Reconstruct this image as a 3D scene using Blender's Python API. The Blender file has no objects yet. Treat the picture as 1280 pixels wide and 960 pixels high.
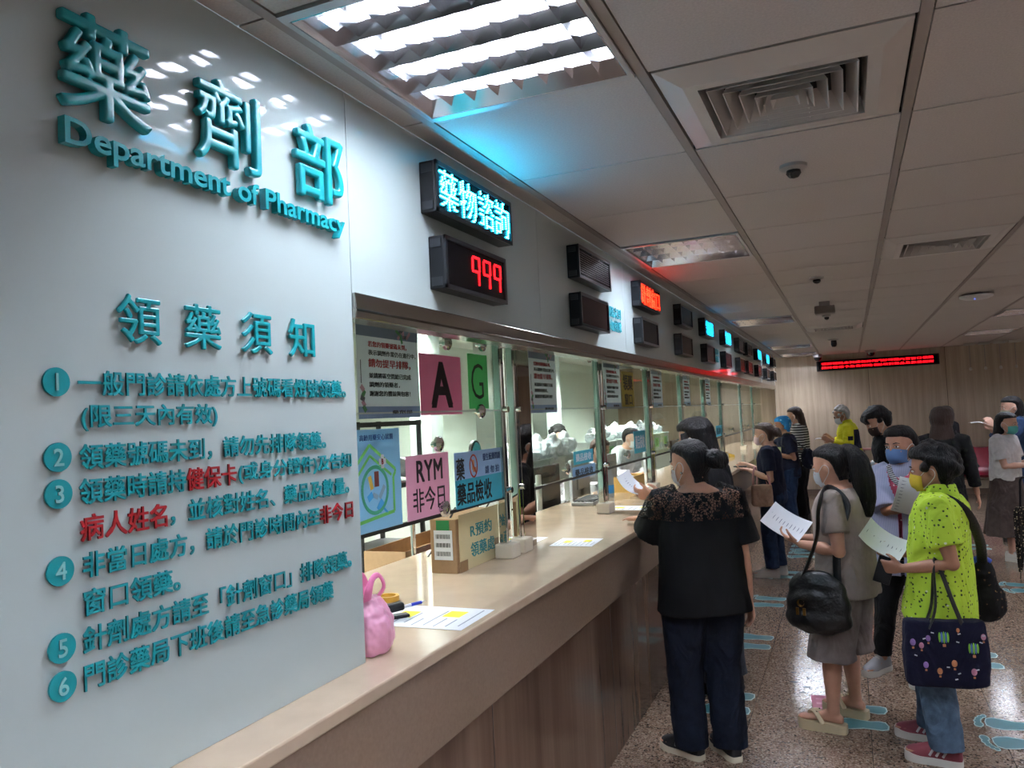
import bpy, bmesh, math, random
from mathutils import Vector, Matrix, Euler, noise
from math import sin, cos, pi, radians, sqrt, atan2
S = bpy.context.scene
COL = S.collection
random.seed(7)

# ------------------------------------------------------------------ camera
cam_d = bpy.data.cameras.new('camera')
cam_d.sensor_fit = 'HORIZONTAL'
cam_d.angle = 2 * math.atan(640 / 974.67)
cam_d.clip_start = 0.02
cam_d.clip_end = 100
camera = bpy.data.objects.new('camera', cam_d)
COL.objects.link(camera)
_pitch, _roll, _yaw = 0.0436086, -0.0475451, -0.4066036
_f = Vector((sin(_yaw) * cos(_pitch), cos(_yaw) * cos(_pitch), sin(_pitch)))
_r = Vector((cos(_yaw), -sin(_yaw), 0))
_u = _r.cross(_f)
_r2 = _r * cos(_roll) + _u * sin(_roll)
_u2 = -_r * sin(_roll) + _u * cos(_roll)
camera.matrix_world = Matrix(((_r2.x, _u2.x, -_f.x, 1.2), (_r2.y, _u2.y, -_f.y, 0.0), (_r2.z, _u2.z, -_f.z, 1.7), (0, 0, 0, 1)))
S.camera = camera

# ------------------------------------------------------------------ world, exposure
world = bpy.data.worlds.new('world')
S.world = world
world.use_nodes = True
world.node_tree.nodes['Background'].inputs['Color'].default_value = (0.55, 0.65, 0.75, 1)
world.node_tree.nodes['Background'].inputs['Strength'].default_value = 0.3
S.view_settings.view_transform = 'Standard'
S.view_settings.look = 'None'
S.view_settings.gamma = 1
S.view_settings.use_curve_mapping = False
S.view_settings.exposure = 0.97
TUBE = 70.0            # hall tubes (emission strength)
TUBE_IN = 520.0         # pharmacy tubes
LED_CYAN, LED_RED, LED_FAR = 30.0, 8.0, 4.0
S.cycles.max_bounces = 8
S.cycles.diffuse_bounces = 4
S.cycles.glossy_bounces = 4
S.cycles.transparent_max_bounces = 24
S.cycles.caustics_reflective = True
S.cycles.caustics_refractive = False
S.cycles.sample_clamp_indirect = 10.0

# ------------------------------------------------------------------ materials
def lin(h):
    if isinstance(h, str):
        h = [int(h[i:i + 2], 16) / 255 for i in (0, 2, 4)]
    return tuple((c / 12.92 if c <= 0.04045 else ((c + 0.055) / 1.055) ** 2.4) for c in h)

def mat(name, col, rough=0.6, metal=0.0, spec=0.5, emit=None, es=0.0, var=0.0, vscale=20.0, bump=0.0, bscale=60.0,
        stretch=(1, 1, 1), coat=0.0, alpha=1.0, trans=0.0, sheen=0.0):
    m = bpy.data.materials.new(name)
    m.use_nodes = True
    nt = m.node_tree
    b = nt.nodes['Principled BSDF']
    c = lin(col)
    b.inputs['Base Color'].default_value = (*c, 1)
    b.inputs['Roughness'].default_value = rough
    b.inputs['Metallic'].default_value = metal
    b.inputs['Specular IOR Level'].default_value = spec
    b.inputs['Coat Weight'].default_value = coat
    b.inputs['Alpha'].default_value = alpha
    b.inputs['Transmission Weight'].default_value = trans
    b.inputs['Sheen Weight'].default_value = sheen
    if emit is not None:
        b.inputs['Emission Color'].default_value = (*lin(emit), 1)
        b.inputs['Emission Strength'].default_value = es
    if var or bump:
        tc = nt.nodes.new('ShaderNodeTexCoord')
        mp = nt.nodes.new('ShaderNodeMapping')
        mp.inputs['Scale'].default_value = stretch
        nt.links.new(tc.outputs['Object'], mp.inputs['Vector'])
    if var:
        n = nt.nodes.new('ShaderNodeTexNoise')
        n.inputs['Scale'].default_value = vscale
        n.inputs['Detail'].default_value = 4
        nt.links.new(mp.outputs['Vector'], n.inputs['Vector'])
        r = nt.nodes.new('ShaderNodeValToRGB')
        r.color_ramp.elements[0].position = 0.3
        r.color_ramp.elements[1].position = 0.7
        r.color_ramp.elements[0].color = (*[x * (1 - var) for x in c], 1)
        r.color_ramp.elements[1].color = (*[min(1, x * (1 + var)) for x in c], 1)
        nt.links.new(n.outputs['Fac'], r.inputs['Fac'])
        nt.links.new(r.outputs['Color'], b.inputs['Base Color'])
    if bump:
        n2 = nt.nodes.new('ShaderNodeTexNoise')
        n2.inputs['Scale'].default_value = bscale
        n2.inputs['Detail'].default_value = 3
        nt.links.new(mp.outputs['Vector'], n2.inputs['Vector'])
        bp = nt.nodes.new('ShaderNodeBump')
        bp.inputs['Strength'].default_value = bump
        bp.inputs['Distance'].default_value = 0.01
        nt.links.new(n2.outputs['Fac'], bp.inputs['Height'])
        nt.links.new(bp.outputs['Normal'], b.inputs['Normal'])
    return m

def nodes(m):
    return m.node_tree, m.node_tree.nodes['Principled BSDF']

def clear_mat(name, tint='FFFFFF', refl=0.08, rough=0.02):
    """thin clear sheet: transparent with a fresnel gloss"""
    m = bpy.data.materials.new(name)
    m.use_nodes = True
    nt = m.node_tree
    nt.nodes.clear()
    o = nt.nodes.new('ShaderNodeOutputMaterial')
    t = nt.nodes.new('ShaderNodeBsdfTransparent')
    t.inputs['Color'].default_value = (*lin(tint), 1)
    g = nt.nodes.new('ShaderNodeBsdfGlossy')
    g.inputs['Roughness'].default_value = rough
    lw = nt.nodes.new('ShaderNodeLayerWeight')
    lw.inputs['Blend'].default_value = 0.5
    pw = nt.nodes.new('ShaderNodeMath')
    pw.operation = 'POWER'
    nt.links.new(lw.outputs['Facing'], pw.inputs[0])
    pw.inputs[1].default_value = 5
    fr = nt.nodes.new('ShaderNodeMath')
    fr.operation = 'MULTIPLY_ADD'
    nt.links.new(pw.outputs[0], fr.inputs[0])
    fr.inputs[1].default_value = 0.5
    fr.inputs[2].default_value = refl * 0.25
    mx = nt.nodes.new('ShaderNodeMixShader')
    nt.links.new(fr.outputs[0], mx.inputs['Fac'])
    nt.links.new(t.outputs[0], mx.inputs[1])
    nt.links.new(g.outputs[0], mx.inputs[2])
    nt.links.new(mx.outputs[0], o.inputs['Surface'])
    return m

def speckle_mat(name, base, specks, scale, rough, joints=None, spec=0.5):
    """granite or terrazzo: noise base colour with voronoi chips"""
    m = mat(name, base, rough, spec=spec)
    nt, b = nodes(m)
    tc = nt.nodes.new('ShaderNodeTexCoord')
    vo = nt.nodes.new('ShaderNodeTexVoronoi')
    vo.inputs['Scale'].default_value = scale
    nt.links.new(tc.outputs['Object'], vo.inputs['Vector'])
    cr = nt.nodes.new('ShaderNodeValToRGB')
    cr.color_ramp.interpolation = 'CONSTANT'
    els = cr.color_ramp.elements
    while len(els) < len(specks):
        els.new(0.5)
    p = 0.0
    for e, (w, cc) in zip(els, specks):
        e.position = p
        e.color = (*lin(cc), 1)
        p += w
    sep = nt.nodes.new('ShaderNodeSeparateColor')
    nt.links.new(vo.outputs['Color'], sep.inputs[0])
    nt.links.new(sep.outputs[0], cr.inputs['Fac'])
    n = nt.nodes.new('ShaderNodeTexNoise')
    n.inputs['Scale'].default_value = 1.3
    nt.links.new(tc.outputs['Object'], n.inputs['Vector'])
    mx = nt.nodes.new('ShaderNodeMix')
    mx.data_type = 'RGBA'
    mx.blend_type = 'MULTIPLY'
    mx.inputs[0].default_value = 0.35
    nt.links.new(cr.outputs['Color'], mx.inputs[6])
    nt.links.new(n.outputs['Color'], mx.inputs[7])
    last = cr.outputs['Color']
    if joints:
        br = nt.nodes.new('ShaderNodeTexBrick')
        br.offset = 0
        br.inputs['Scale'].default_value = 1
        br.inputs['Mortar Size'].default_value = 0.0022
        br.inputs['Brick Width'].default_value = joints
        br.inputs['Row Height'].default_value = joints
        br.inputs['Color1'].default_value = (1, 1, 1, 1)
        br.inputs['Color2'].default_value = (1, 1, 1, 1)
        br.inputs['Mortar'].default_value = (0.35, 0.33, 0.32, 1)
        nt.links.new(tc.outputs['Object'], br.inputs['Vector'])
        m2 = nt.nodes.new('ShaderNodeMix')
        m2.data_type = 'RGBA'
        m2.blend_type = 'MULTIPLY'
        m2.inputs[0].default_value = 1
        nt.links.new(last, m2.inputs[6])
        nt.links.new(br.outputs['Color'], m2.inputs[7])
        last = m2.outputs[2]
    nt.links.new(last, b.inputs['Base Color'])
    return m

def papery(m, k=0.45):
    """thin paper: part of the light comes through from the back"""
    nt, b = nodes(m)
    out = nt.nodes['Material Output']
    t = nt.nodes.new('ShaderNodeBsdfTranslucent')
    t.inputs['Color'].default_value = b.inputs['Base Color'].default_value
    mx = nt.nodes.new('ShaderNodeMixShader')
    mx.inputs['Fac'].default_value = k
    nt.links.new(b.outputs[0], mx.inputs[1])
    nt.links.new(t.outputs[0], mx.inputs[2])
    nt.links.new(mx.outputs[0], out.inputs['Surface'])
    return m

M = {}
def MM(key, *a, **k):
    if key not in M:
        M[key] = mat(key, *a, **k)
    return M[key]

# ------------------------------------------------------------------ mesh builder
class MB:
    def __init__(s):
        s.v, s.f, s.mi = [], [], []
    def add(s, vs, fs, mi=0):
        o = len(s.v)
        s.v += [Vector(p) for p in vs]
        s.f += [tuple(i + o for i in q) for q in fs]
        s.mi += [mi] * len(fs)
        return s
    def box(s, c, d, mi=0, rot=None):
        c = Vector(c)
        x, y, z = d[0] / 2, d[1] / 2, d[2] / 2
        vs = [Vector((a * x, b * y, e * z)) for e in (-1, 1) for b in (-1, 1) for a in (-1, 1)]
        if rot is not None:
            vs = [rot @ p for p in vs]
        vs = [p + c for p in vs]
        return s.add(vs, [(0, 2, 3, 1), (4, 5, 7, 6), (0, 1, 5, 4), (2, 6, 7, 3), (0, 4, 6, 2), (1, 3, 7, 5)], mi)
    def span(s, a, b, mi=0):
        return s.box([(p + q) / 2 for p, q in zip(a, b)], [abs(q - p) for p, q in zip(a, b)], mi)
    def rings(s, rs, mi=0, cap=True, closed=False):
        n = len(rs[0])
        vs = [p for r in rs for p in r]
        fs = []
        m = len(rs)
        for i in range(m if closed else m - 1):
            for j in range(n):
                a, b = i * n, ((i + 1) % m) * n
                fs.append((a + j, a + (j + 1) % n, b + (j + 1) % n, b + j))
        if cap and not closed:
            fs.append(tuple(range(n))[::-1])
            fs.append(tuple((m - 1) * n + j for j in range(n)))
        return s.add(vs, fs, mi)
    def tube(s, pts, rad, n=10, mi=0, cap=True, smooth=0, flat=None):
        pts = [Vector(p) for p in pts]
        if not isinstance(rad, (list, tuple)):
            rad = [rad] * len(pts)
        if smooth:
            pts, rad = spline(pts, list(rad), smooth)
        rs = []
        up = None
        for i, p in enumerate(pts):
            t = (pts[min(i + 1, len(pts) - 1)] - pts[max(i - 1, 0)])
            t = t.normalized() if t.length > 1e-9 else Vector((0, 0, 1))
            if up is None:
                up = Vector((0, 0, 1)) if abs(t.z) < 0.9 else Vector((0, 1, 0))
            x = up.cross(t)
            x = x.normalized() if x.length > 1e-6 else Vector((1, 0, 0))
            up = t.cross(x).normalized()
            r = rad[i]
            ra, rb = (r, r) if flat is None else (r, r * flat)
            rs.append([p + x * (cos(2 * pi * k / n) * ra) + up * (sin(2 * pi * k / n) * rb) for k in range(n)])
        return s.rings(rs, mi, cap)
    def ell(s, c, r, n=14, m=9, mi=0, rot=None):
        c = Vector(c)
        if not isinstance(r, (list, tuple)):
            r = (r, r, r)
        vs, fs = [], []
        for i in range(m + 1):
            th = pi * i / m
            for j in range(n):
                ph = 2 * pi * j / n
                p = Vector((r[0] * sin(th) * cos(ph), r[1] * sin(th) * sin(ph), -r[2] * cos(th)))
                vs.append((rot @ p if rot is not None else p) + c)
        for i in range(m):
            for j in range(n):
                fs.append((i * n + j, i * n + (j + 1) % n, (i + 1) * n + (j + 1) % n, (i + 1) * n + j))
        return s.add(vs, fs, mi)
    def cyl(s, c, r, h, n=24, mi=0, axis='z', r2=None):
        c = Vector(c)
        r2 = r if r2 is None else r2
        ring = []
        for (rr, hh) in ((r, -h / 2), (r2, h / 2)):
            q = []
            for k in range(n):
                a, b = cos(2 * pi * k / n) * rr, sin(2 * pi * k / n) * rr
                q.append(c + Vector({'z': (a, b, hh), 'x': (hh, a, b), 'y': (b, hh, a)}[axis]))
            ring.append(q)
        return s.rings(ring, mi)
    def lathe(s, prof, c=(0, 0, 0), n=24, mi=0, cap=True):
        c = Vector(c)
        return s.rings([[c + Vector((r * cos(2 * pi * k / n), r * sin(2 * pi * k / n), z)) for k in range(n)] for r, z in prof], mi, cap)
    def prism(s, poly, h0, h1, frame=None, mi=0):
        """polygon (u,v) extruded in w from h0 to h1; frame = (O,U,V,N)"""
        O, U, V, N = frame or (Vector(), Vector((1, 0, 0)), Vector((0, 1, 0)), Vector((0, 0, 1)))
        O, U, V, N = Vector(O), Vector(U), Vector(V), Vector(N)
        return s.rings([[O + U * a + V * b + N * h for a, b in poly] for h in (h0, h1)], mi)
    def mesh(s, name, mats=None, smooth=False, weld=True):
        me = bpy.data.meshes.new(name)
        me.from_pydata([tuple(p) for p in s.v], [], s.f)
        for m in (mats if isinstance(mats, (list, tuple)) else [mats] if mats else []):
            me.materials.append(m)
        if len(me.polygons) == len(s.mi):
            me.polygons.foreach_set('material_index', s.mi)
        bm = bmesh.new()
        bm.from_mesh(me)
        if weld:
            bmesh.ops.remove_doubles(bm, verts=bm.verts, dist=1e-6)
        bmesh.ops.recalc_face_normals(bm, faces=bm.faces)
        bm.to_mesh(me)
        bm.free()
        if smooth:
            for p in me.polygons:
                p.use_smooth = True
            try:
                me.set_sharp_from_angle(angle=radians(40 if smooth is True else smooth))
            except Exception:
                pass
        return me
    def build(s, name, mats=None, parent=None, smooth=False, label=None, loc=None, bevel=0, seg=2):
        me = s.mesh(name, mats, smooth)
        return link(name, me, parent, label, loc, bevel, seg)

def link(name, me, parent=None, label=None, loc=None, bevel=0, seg=2):
    o = bpy.data.objects.new(name, me)
    COL.objects.link(o)
    if parent is not None:
        o.parent = parent
    if loc is not None:
        o.location = loc
    if label:
        o['label'] = label
    if bevel:
        b = o.modifiers.new('bevel', 'BEVEL')
        b.width = bevel
        b.segments = seg
        b.limit_method = 'ANGLE'
    return o

def spline(pts, rad, k):
    P, R = [], []
    n = len(pts)
    for i in range(n - 1):
        p0, p1, p2, p3 = pts[max(i - 1, 0)], pts[i], pts[i + 1], pts[min(i + 2, n - 1)]
        for j in range(k):
            t = j / k
            P.append(0.5 * ((2 * p1) + (p2 - p0) * t + (2 * p0 - 5 * p1 + 4 * p2 - p3) * t * t + (3 * p1 - p0 - 3 * p2 + p3) * t ** 3))
            R.append(rad[i] * (1 - t) + rad[i + 1] * t)
    P.append(pts[-1])
    R.append(rad[-1])
    return P, R

def tag(o, label, cat, group=None, kind=None):
    o['label'] = label
    o['category'] = cat
    if group:
        o['group'] = group
    if kind:
        o['kind'] = kind
    return o

def struct(o):
    o['kind'] = 'structure'
    return o

def thing(name, label, cat, loc=(0, 0, 0), rz=0.0, group=None):
    o = bpy.data.objects.new(name, None)
    o.empty_display_size = 0.1
    COL.objects.link(o)
    o.location = loc
    o.rotation_euler = (0, 0, rz)
    return tag(o, label, cat, group)

def copy_tree(o, parent=None):
    c = o.copy()
    COL.objects.link(c)
    if parent is not None:
        c.parent = parent
    for ch in o.children:
        copy_tree(ch, c)
    return c

# ------------------------------------------------------------------ scratch scene for evaluating curves and modifiers
SCRATCH = bpy.data.scenes.new('scratch')
def evaluated_mesh(ob):
    SCRATCH.collection.objects.link(ob)
    vl = SCRATCH.view_layers[0]
    vl.update()
    me = bpy.data.meshes.new_from_object(ob.evaluated_get(vl.depsgraph))
    return me

# ------------------------------------------------------------------ solids fused into one skin
def remesh(mb, vox=0.007, smooth=3, amp=0.0, freq=14.0, seed=0.0, stretch=(1, 1, 1), post=None, sfac=0.6, grow=0.0):
    me = mb.mesh('solid')
    ob = bpy.data.objects.new('solid', me)
    r = ob.modifiers.new('r', 'REMESH')
    r.mode = 'VOXEL'
    r.voxel_size = vox
    if smooth:
        s = ob.modifiers.new('s', 'SMOOTH')
        s.factor = sfac
        s.iterations = smooth
    out = evaluated_mesh(ob)
    bpy.data.objects.remove(ob)
    bpy.data.meshes.remove(me)
    if grow:
        n_ = [v.vector.copy() for v in out.vertex_normals]
        for v, q in zip(out.vertices, n_):
            v.co += q * grow
        out.update()
    if amp:
        off = Vector((seed * 3.7, seed * 1.3, seed * 2.1))
        nv = len(out.vertices)
        co, no = [0.0] * (3 * nv), [0.0] * (3 * nv)
        out.vertices.foreach_get('co', co)
        out.vertex_normals.foreach_get('vector', no)
        for i in range(0, 3 * nv, 3):
            p = Vector((co[i] * stretch[0], co[i + 1] * stretch[1], co[i + 2] * stretch[2])) * freq + off
            k = amp * (noise.noise(p) + 0.5 * noise.noise(p * 2.1))
            co[i] += no[i] * k
            co[i + 1] += no[i + 1] * k
            co[i + 2] += no[i + 2] * k
        out.vertices.foreach_set('co', co)
        out.update()
    if post:
        bm = bmesh.new()
        bm.from_mesh(out)
        post(bm)
        bm.to_mesh(out)
        bm.free()
    for p in out.polygons:
        p.use_smooth = True
    return out


# ------------------------------------------------------------------ lettering
def glyph_mesh(text, bold=0.0, depth=0.0, bevel=0.0, space=1.0, res=3):
    cu = bpy.data.curves.new('lettering', 'FONT')
    cu.body = text
    cu.resolution_u = res
    cu.offset = bold
    cu.extrude = depth
    cu.bevel_depth = bevel
    cu.bevel_resolution = 0
    cu.space_character = space
    ob = bpy.data.objects.new('lettering', cu)
    me = evaluated_mesh(ob)
    vs = [v.co.copy() for v in me.vertices]
    fs = [tuple(p.vertices) for p in me.polygons]
    bpy.data.objects.remove(ob)
    bpy.data.curves.remove(cu)
    bpy.data.meshes.remove(me)
    return vs, fs

WALL = (Vector((0, 1, 0)), Vector((0, 0, 1)), Vector((1, 0, 0)))     # right, up, out of the counter wall

def put_text(mb, text, center, frame, width=None, height=None, depth=0.0, bold=0.012, out=0.0, mi=0, shear=0.0, space=1.0, bevel=0.0, res=3):
    """flat (or extruded to `depth`) lettering centred on a point of a plane"""
    U, V, N = frame
    vs, fs = glyph_mesh(text, min(bold, 0.0), 0.1 if depth else 0.0, bevel, space, res)
    x0, x1 = min(v.x for v in vs), max(v.x for v in vs)
    y0, y1 = min(v.y for v in vs), max(v.y for v in vs)
    sx = width / (x1 - x0) if width else None
    sy = height / (y1 - y0) if height else None
    sx = sx or sy
    sy = sy or sx
    c = Vector(center)
    # heavier strokes: the same glyphs laid over one another, slightly shifted
    h = max(bold, 0.0) * 0.9
    for q, (du, dv) in enumerate([(h, h), (h, -h), (-h, h), (-h, -h)] if h else [(0, 0)]):
        P = []
        for v in vs:
            a, b = (v.x + du - (x0 + x1) / 2) * sx, (v.y + dv - (y0 + y1) / 2) * sy
            w = out + (depth * (1 + 0.12 * q) * (v.z + 0.1) / 0.2 if depth else 0.0)
            P.append(c + U * (a + shear * b) + V * b + N * w)
        mb.add(P, fs, mi)
    return mb

def raster(text, w, h, bold=0.0):
    """cells of a w x h grid that the glyphs cover (for dot-matrix signs)"""
    vs, fs = glyph_mesh(text, bold)
    x0, x1 = min(v.x for v in vs), max(v.x for v in vs)
    y0, y1 = min(v.y for v in vs), max(v.y for v in vs)
    on = set()
    for f in fs:
        for k in range(1, len(f) - 1):
            A, B, C = vs[f[0]], vs[f[k]], vs[f[k + 1]]
            den = (B.y - C.y) * (A.x - C.x) + (C.x - B.x) * (A.y - C.y)
            if abs(den) < 1e-12:
                continue
            ux0, ux1 = min(A.x, B.x, C.x), max(A.x, B.x, C.x)
            uy0, uy1 = min(A.y, B.y, C.y), max(A.y, B.y, C.y)
            for i in range(max(0, int((ux0 - x0) / (x1 - x0) * w) - 1), min(w, int((ux1 - x0) / (x1 - x0) * w) + 2)):
                for j in range(max(0, int((uy0 - y0) / (y1 - y0) * h) - 1), min(h, int((uy1 - y0) / (y1 - y0) * h) + 2)):
                    px, py = x0 + (i + 0.5) / w * (x1 - x0), y0 + (j + 0.5) / h * (y1 - y0)
                    a = ((B.y - C.y) * (px - C.x) + (C.x - B.x) * (py - C.y)) / den
                    b = ((C.y - A.y) * (px - C.x) + (A.x - C.x) * (py - C.y)) / den
                    if a >= -1e-6 and b >= -1e-6 and a + b <= 1 + 1e-6:
                        on.add((i, j))
    return on

# ------------------------------------------------------------------ materials of the room
WGLASS = mat('back_painted_white_glass', 'B2BFBF', 0.035, spec=0.6)
WGREEN = mat('pale_green_glass', '8FAFA4', 0.05, spec=0.6)
STEEL = mat('brushed_steel', 'A8A49C', 0.22, 1.0)
CHROME = mat('chrome', 'D5D8D8', 0.06, 1.0)
MIRROR = mat('mirror_steel', 'B9B2AC', 0.03, 1.0)
TILE = mat('ceiling_tile', 'B3ACA8', 0.9, var=0.08, vscale=160)
TBAR = mat('ceiling_channel', '8F8681', 0.7)
VOID = mat('ceiling_void', '141210', 0.9)
WHITE = mat('white_paint', 'D8DCD8', 0.7)
INWALL = mat('pharmacy_wall', 'DCE4DA', 0.75)
FLOORM = speckle_mat('terrazzo', '8A7468', [(0.34, '836C5C'), (0.24, '957F6F'), (0.2, '6A5545'), (0.12, 'A59382'), (0.10, '4B3C33')], 125, 0.15, joints=0.6, spec=0.55)
MARBLE = mat('cream_marble', 'BBA690', 0.09, spec=0.5, var=0.06, vscale=9)
FASCIA = mat('tan_stone', '806C5C', 0.16, spec=0.5, var=0.07, vscale=110)

def grain_mat(name, c1, c2, rough, scale, stretch, seam=None, spec=0.5):
    m = mat(name, c1, rough, spec=spec)
    nt, b = nodes(m)
    tc = nt.nodes.new('ShaderNodeTexCoord')
    mp = nt.nodes.new('ShaderNodeMapping')
    mp.inputs['Scale'].default_value = stretch
    nt.links.new(tc.outputs['Object'], mp.inputs['Vector'])
    n = nt.nodes.new('ShaderNodeTexNoise')
    n.inputs['Scale'].default_value = scale
    n.inputs['Detail'].default_value = 6
    n.inputs['Roughness'].default_value = 0.65
    nt.links.new(mp.outputs['Vector'], n.inputs['Vector'])
    r = nt.nodes.new('ShaderNodeValToRGB')
    r.color_ramp.elements[0].position = 0.33
    r.color_ramp.elements[1].position = 0.68
    r.color_ramp.elements[0].color = (*lin(c1), 1)
    r.color_ramp.elements[1].color = (*lin(c2), 1)
    nt.links.new(n.outputs['Fac'], r.inputs['Fac'])
    nt.links.new(r.outputs['Color'], b.inputs['Base Color'])
    return m

BASE = grain_mat('streaked_stone', '664F42', '806857', 0.12, 1.0, (1, 7, 0.35), spec=0.5)
WOOD = grain_mat('pale_wood_laminate', 'A08E7A', 'B9A793', 0.42, 1.0, (16, 1, 0.7))

FAR = 15.7
CEIL = 2.6
XT = [0.0, 0.09, 0.745, 1.42, 2.085, 2.75, 3.42, 4.09, 4.76, 5.43, 6.10, 7.0]
YT0, YTP = 2.03, 0.695
TS = {'lamp': set(), 'vent': set()}
LAMPS = [(1, -1), (1, 3), (1, 9), (1, 15), (1, 18), (5, 11), (5, 15), (5, 7), (5, 3), (5, -1), (8, -1), (8, 3), (8, 7), (8, 11), (8, 15), (10, 1), (10, 5), (10, 9), (10, 13), (3, -2), (4, -2), (2, -4), (5, -5), (2, -6), (8, -5)]  # several lamps out of view are added to brighten the hall and queue
VENTS = [(2, 0), (3, 4), (2, 11)]

# ------------------------------------------------------------------ floor, walls, ceiling
struct(MB().span((-3.2, -5, -0.1), (7, FAR, 0)).build('floor', FLOORM))

b = MB()
g = 0.0015
b.span((-0.02, 0.69, 1.081), (0, 1.735 - g, CEIL))
b.span((-0.06, 0.70, 1.081), (-0.021, 1.70, CEIL))
ys = [1.735 + 1.4 * i for i in range(10)]
for y in ys:
    y1 = min(y + 1.4, 14.6)
    if y < 14.6:
        b.span((-0.02, y + g, 2.0), (0, y1 - g, CEIL))
        b.span((-0.06, y, 2.0), (-0.021, y1, CEIL))
struct(b.build('wall_left', WGLASS))
struct(MB().span((-3.2, 0.67, 0), (-0.003, 0.69, CEIL)).build('wall_return', WGREEN))
struct(MB().span((-3.2, FAR, 0), (7.1, FAR + 0.1, CEIL + 0.1)).build('wall_far', WOOD))
for i, x in enumerate((1.55, 2.8, 4.05, 5.3)):
    struct(MB().span((x - 0.004, FAR - 0.004, 0.1), (x + 0.004, FAR, CEIL)).build('trim_%d' % (i + 10), MM('dark_seam', '5E5044', 0.6)))
struct(MB().span((0.05, FAR - 0.015, 0), (7, FAR, 0.1)).build('baseboard_far', MM('dark_skirting', '5A4A40', 0.4)))
struct(MB().span((7, -5, 0), (7.1, FAR, CEIL + 0.1)).build('wall_right', mat('plain_wall', 'A79B8C', 0.6)))
struct(MB().span((-3.3, -5.1, 0), (7.1, -5, CEIL + 0.1)).build('wall_back', M.get('w') or mat('plain_wall_back', '9DA89E', 0.5)))
struct(MB().span((-3.3, 0.69, 0), (-3.2, FAR, CEIL + 0.1)).build('wall_pharmacy', INWALL))
struct(MB().span((-3.3, -5, 0), (-3.2, 0.69, CEIL + 0.1)).build('wall_lobby', M.get('w') or mat('lobby_wall', '9AA89C', 0.6)))
# stainless header over the windows, glazing channel behind it, wall back
b = MB()
b.span((-0.06, 1.735, 1.985), (0.012, 14.6, 2.012))
b.span((0.0, 1.735, 2.012), (0.012, 14.6, 2.055))
b.span((-0.062, 1.735, 2.0), (-0.045, 14.6, 2.06))
struct(b.build('trim_1', STEEL, bevel=0.003))
struct(MB().span((-0.275, 1.735, 2.105), (-0.225, 14.6, 2.15)).build('trim_2', STEEL))
struct(MB().span((-0.27, 1.735, 2.15), (-0.23, 14.6, CEIL)).build('wall_glazing', WHITE))
struct(MB().span((-0.23, 1.735, 2.15), (-0.06, 14.6, 2.16)).build('trim_3', MM('soffit', '6A5A4E', 0.35)))
struct(MB().span((-0.27, 14.6, 0), (0.0, 14.72, CEIL)).build('trim_4', WOOD))

# hall ceiling: tiles in channels, openings where lamps and grilles sit
b = MB()
open_ = set(LAMPS) | set(VENTS)
j0, j1 = -10, 20
for i in range(len(XT) - 1):
    for j in range(j0, j1):
        if (i, j) in open_:
            continue
        x0, x1 = XT[i], XT[i + 1]
        y0, y1 = YT0 + YTP * j, YT0 + YTP * (j + 1)
        y1 = min(y1, FAR)
        if y0 >= FAR - 0.02:
            continue
        e0 = 0.0 if i == 0 else 0.016
        b.span((x0 + e0 + 0.002, y0 + 0.0035, CEIL), (x1 - 0.016, y1 - 0.0035, CEIL + 0.015), 0)
for x in XT[1:-1]:
    b.span((x - 0.014, -5, CEIL - 0.002), (x + 0.014, FAR, CEIL + 0.02), 1)
for j in range(j0, j1):
    y = YT0 + YTP * j
    if y < FAR:
        b.span((0, y - 0.01, CEIL + 0.006), (7, y + 0.01, CEIL + 0.018), 2)
b.span((-0.02, -5, CEIL + 0.12), (7, FAR, CEIL + 0.14), 2)
struct(b.build('ceiling', [TILE, TBAR, VOID]))
struct(MB().span((-3.2, 0.69, CEIL), (-0.27, FAR, CEIL + 0.05)).build('ceiling_pharmacy', WHITE))
struct(MB().span((-3.2, -5, CEIL), (-0.0, 0.67, CEIL + 0.05)).build('ceiling_lobby', WHITE))

# ------------------------------------------------------------------ service counter
ct = thing('counter', 'long service counter with cream marble top and tan stone front below the pharmacy windows', 'counter', (0, 0, 0))
MB().span((-0.72, 0.70, 1.045), (0.13, 15.1, 1.08)).build('countertop', MARBLE, ct, bevel=0.005)
MB().span((0.085, 0.70, 0.81), (0.122, 15.1, 1.045)).build('fascia', FASCIA, ct, bevel=0.002)
MB().span((-0.3, 0.72, 0.0), (0.037, 15.1, 1.045)).build('base_panel', BASE, ct)
for k in range(9):
    MB().span((0.0365, 2.4 + 1.4 * k, 0.0), (0.0385, 2.404 + 1.4 * k, 0.81)).build('panel_joint', MM('joint', '55443A', 0.5), ct)

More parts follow.
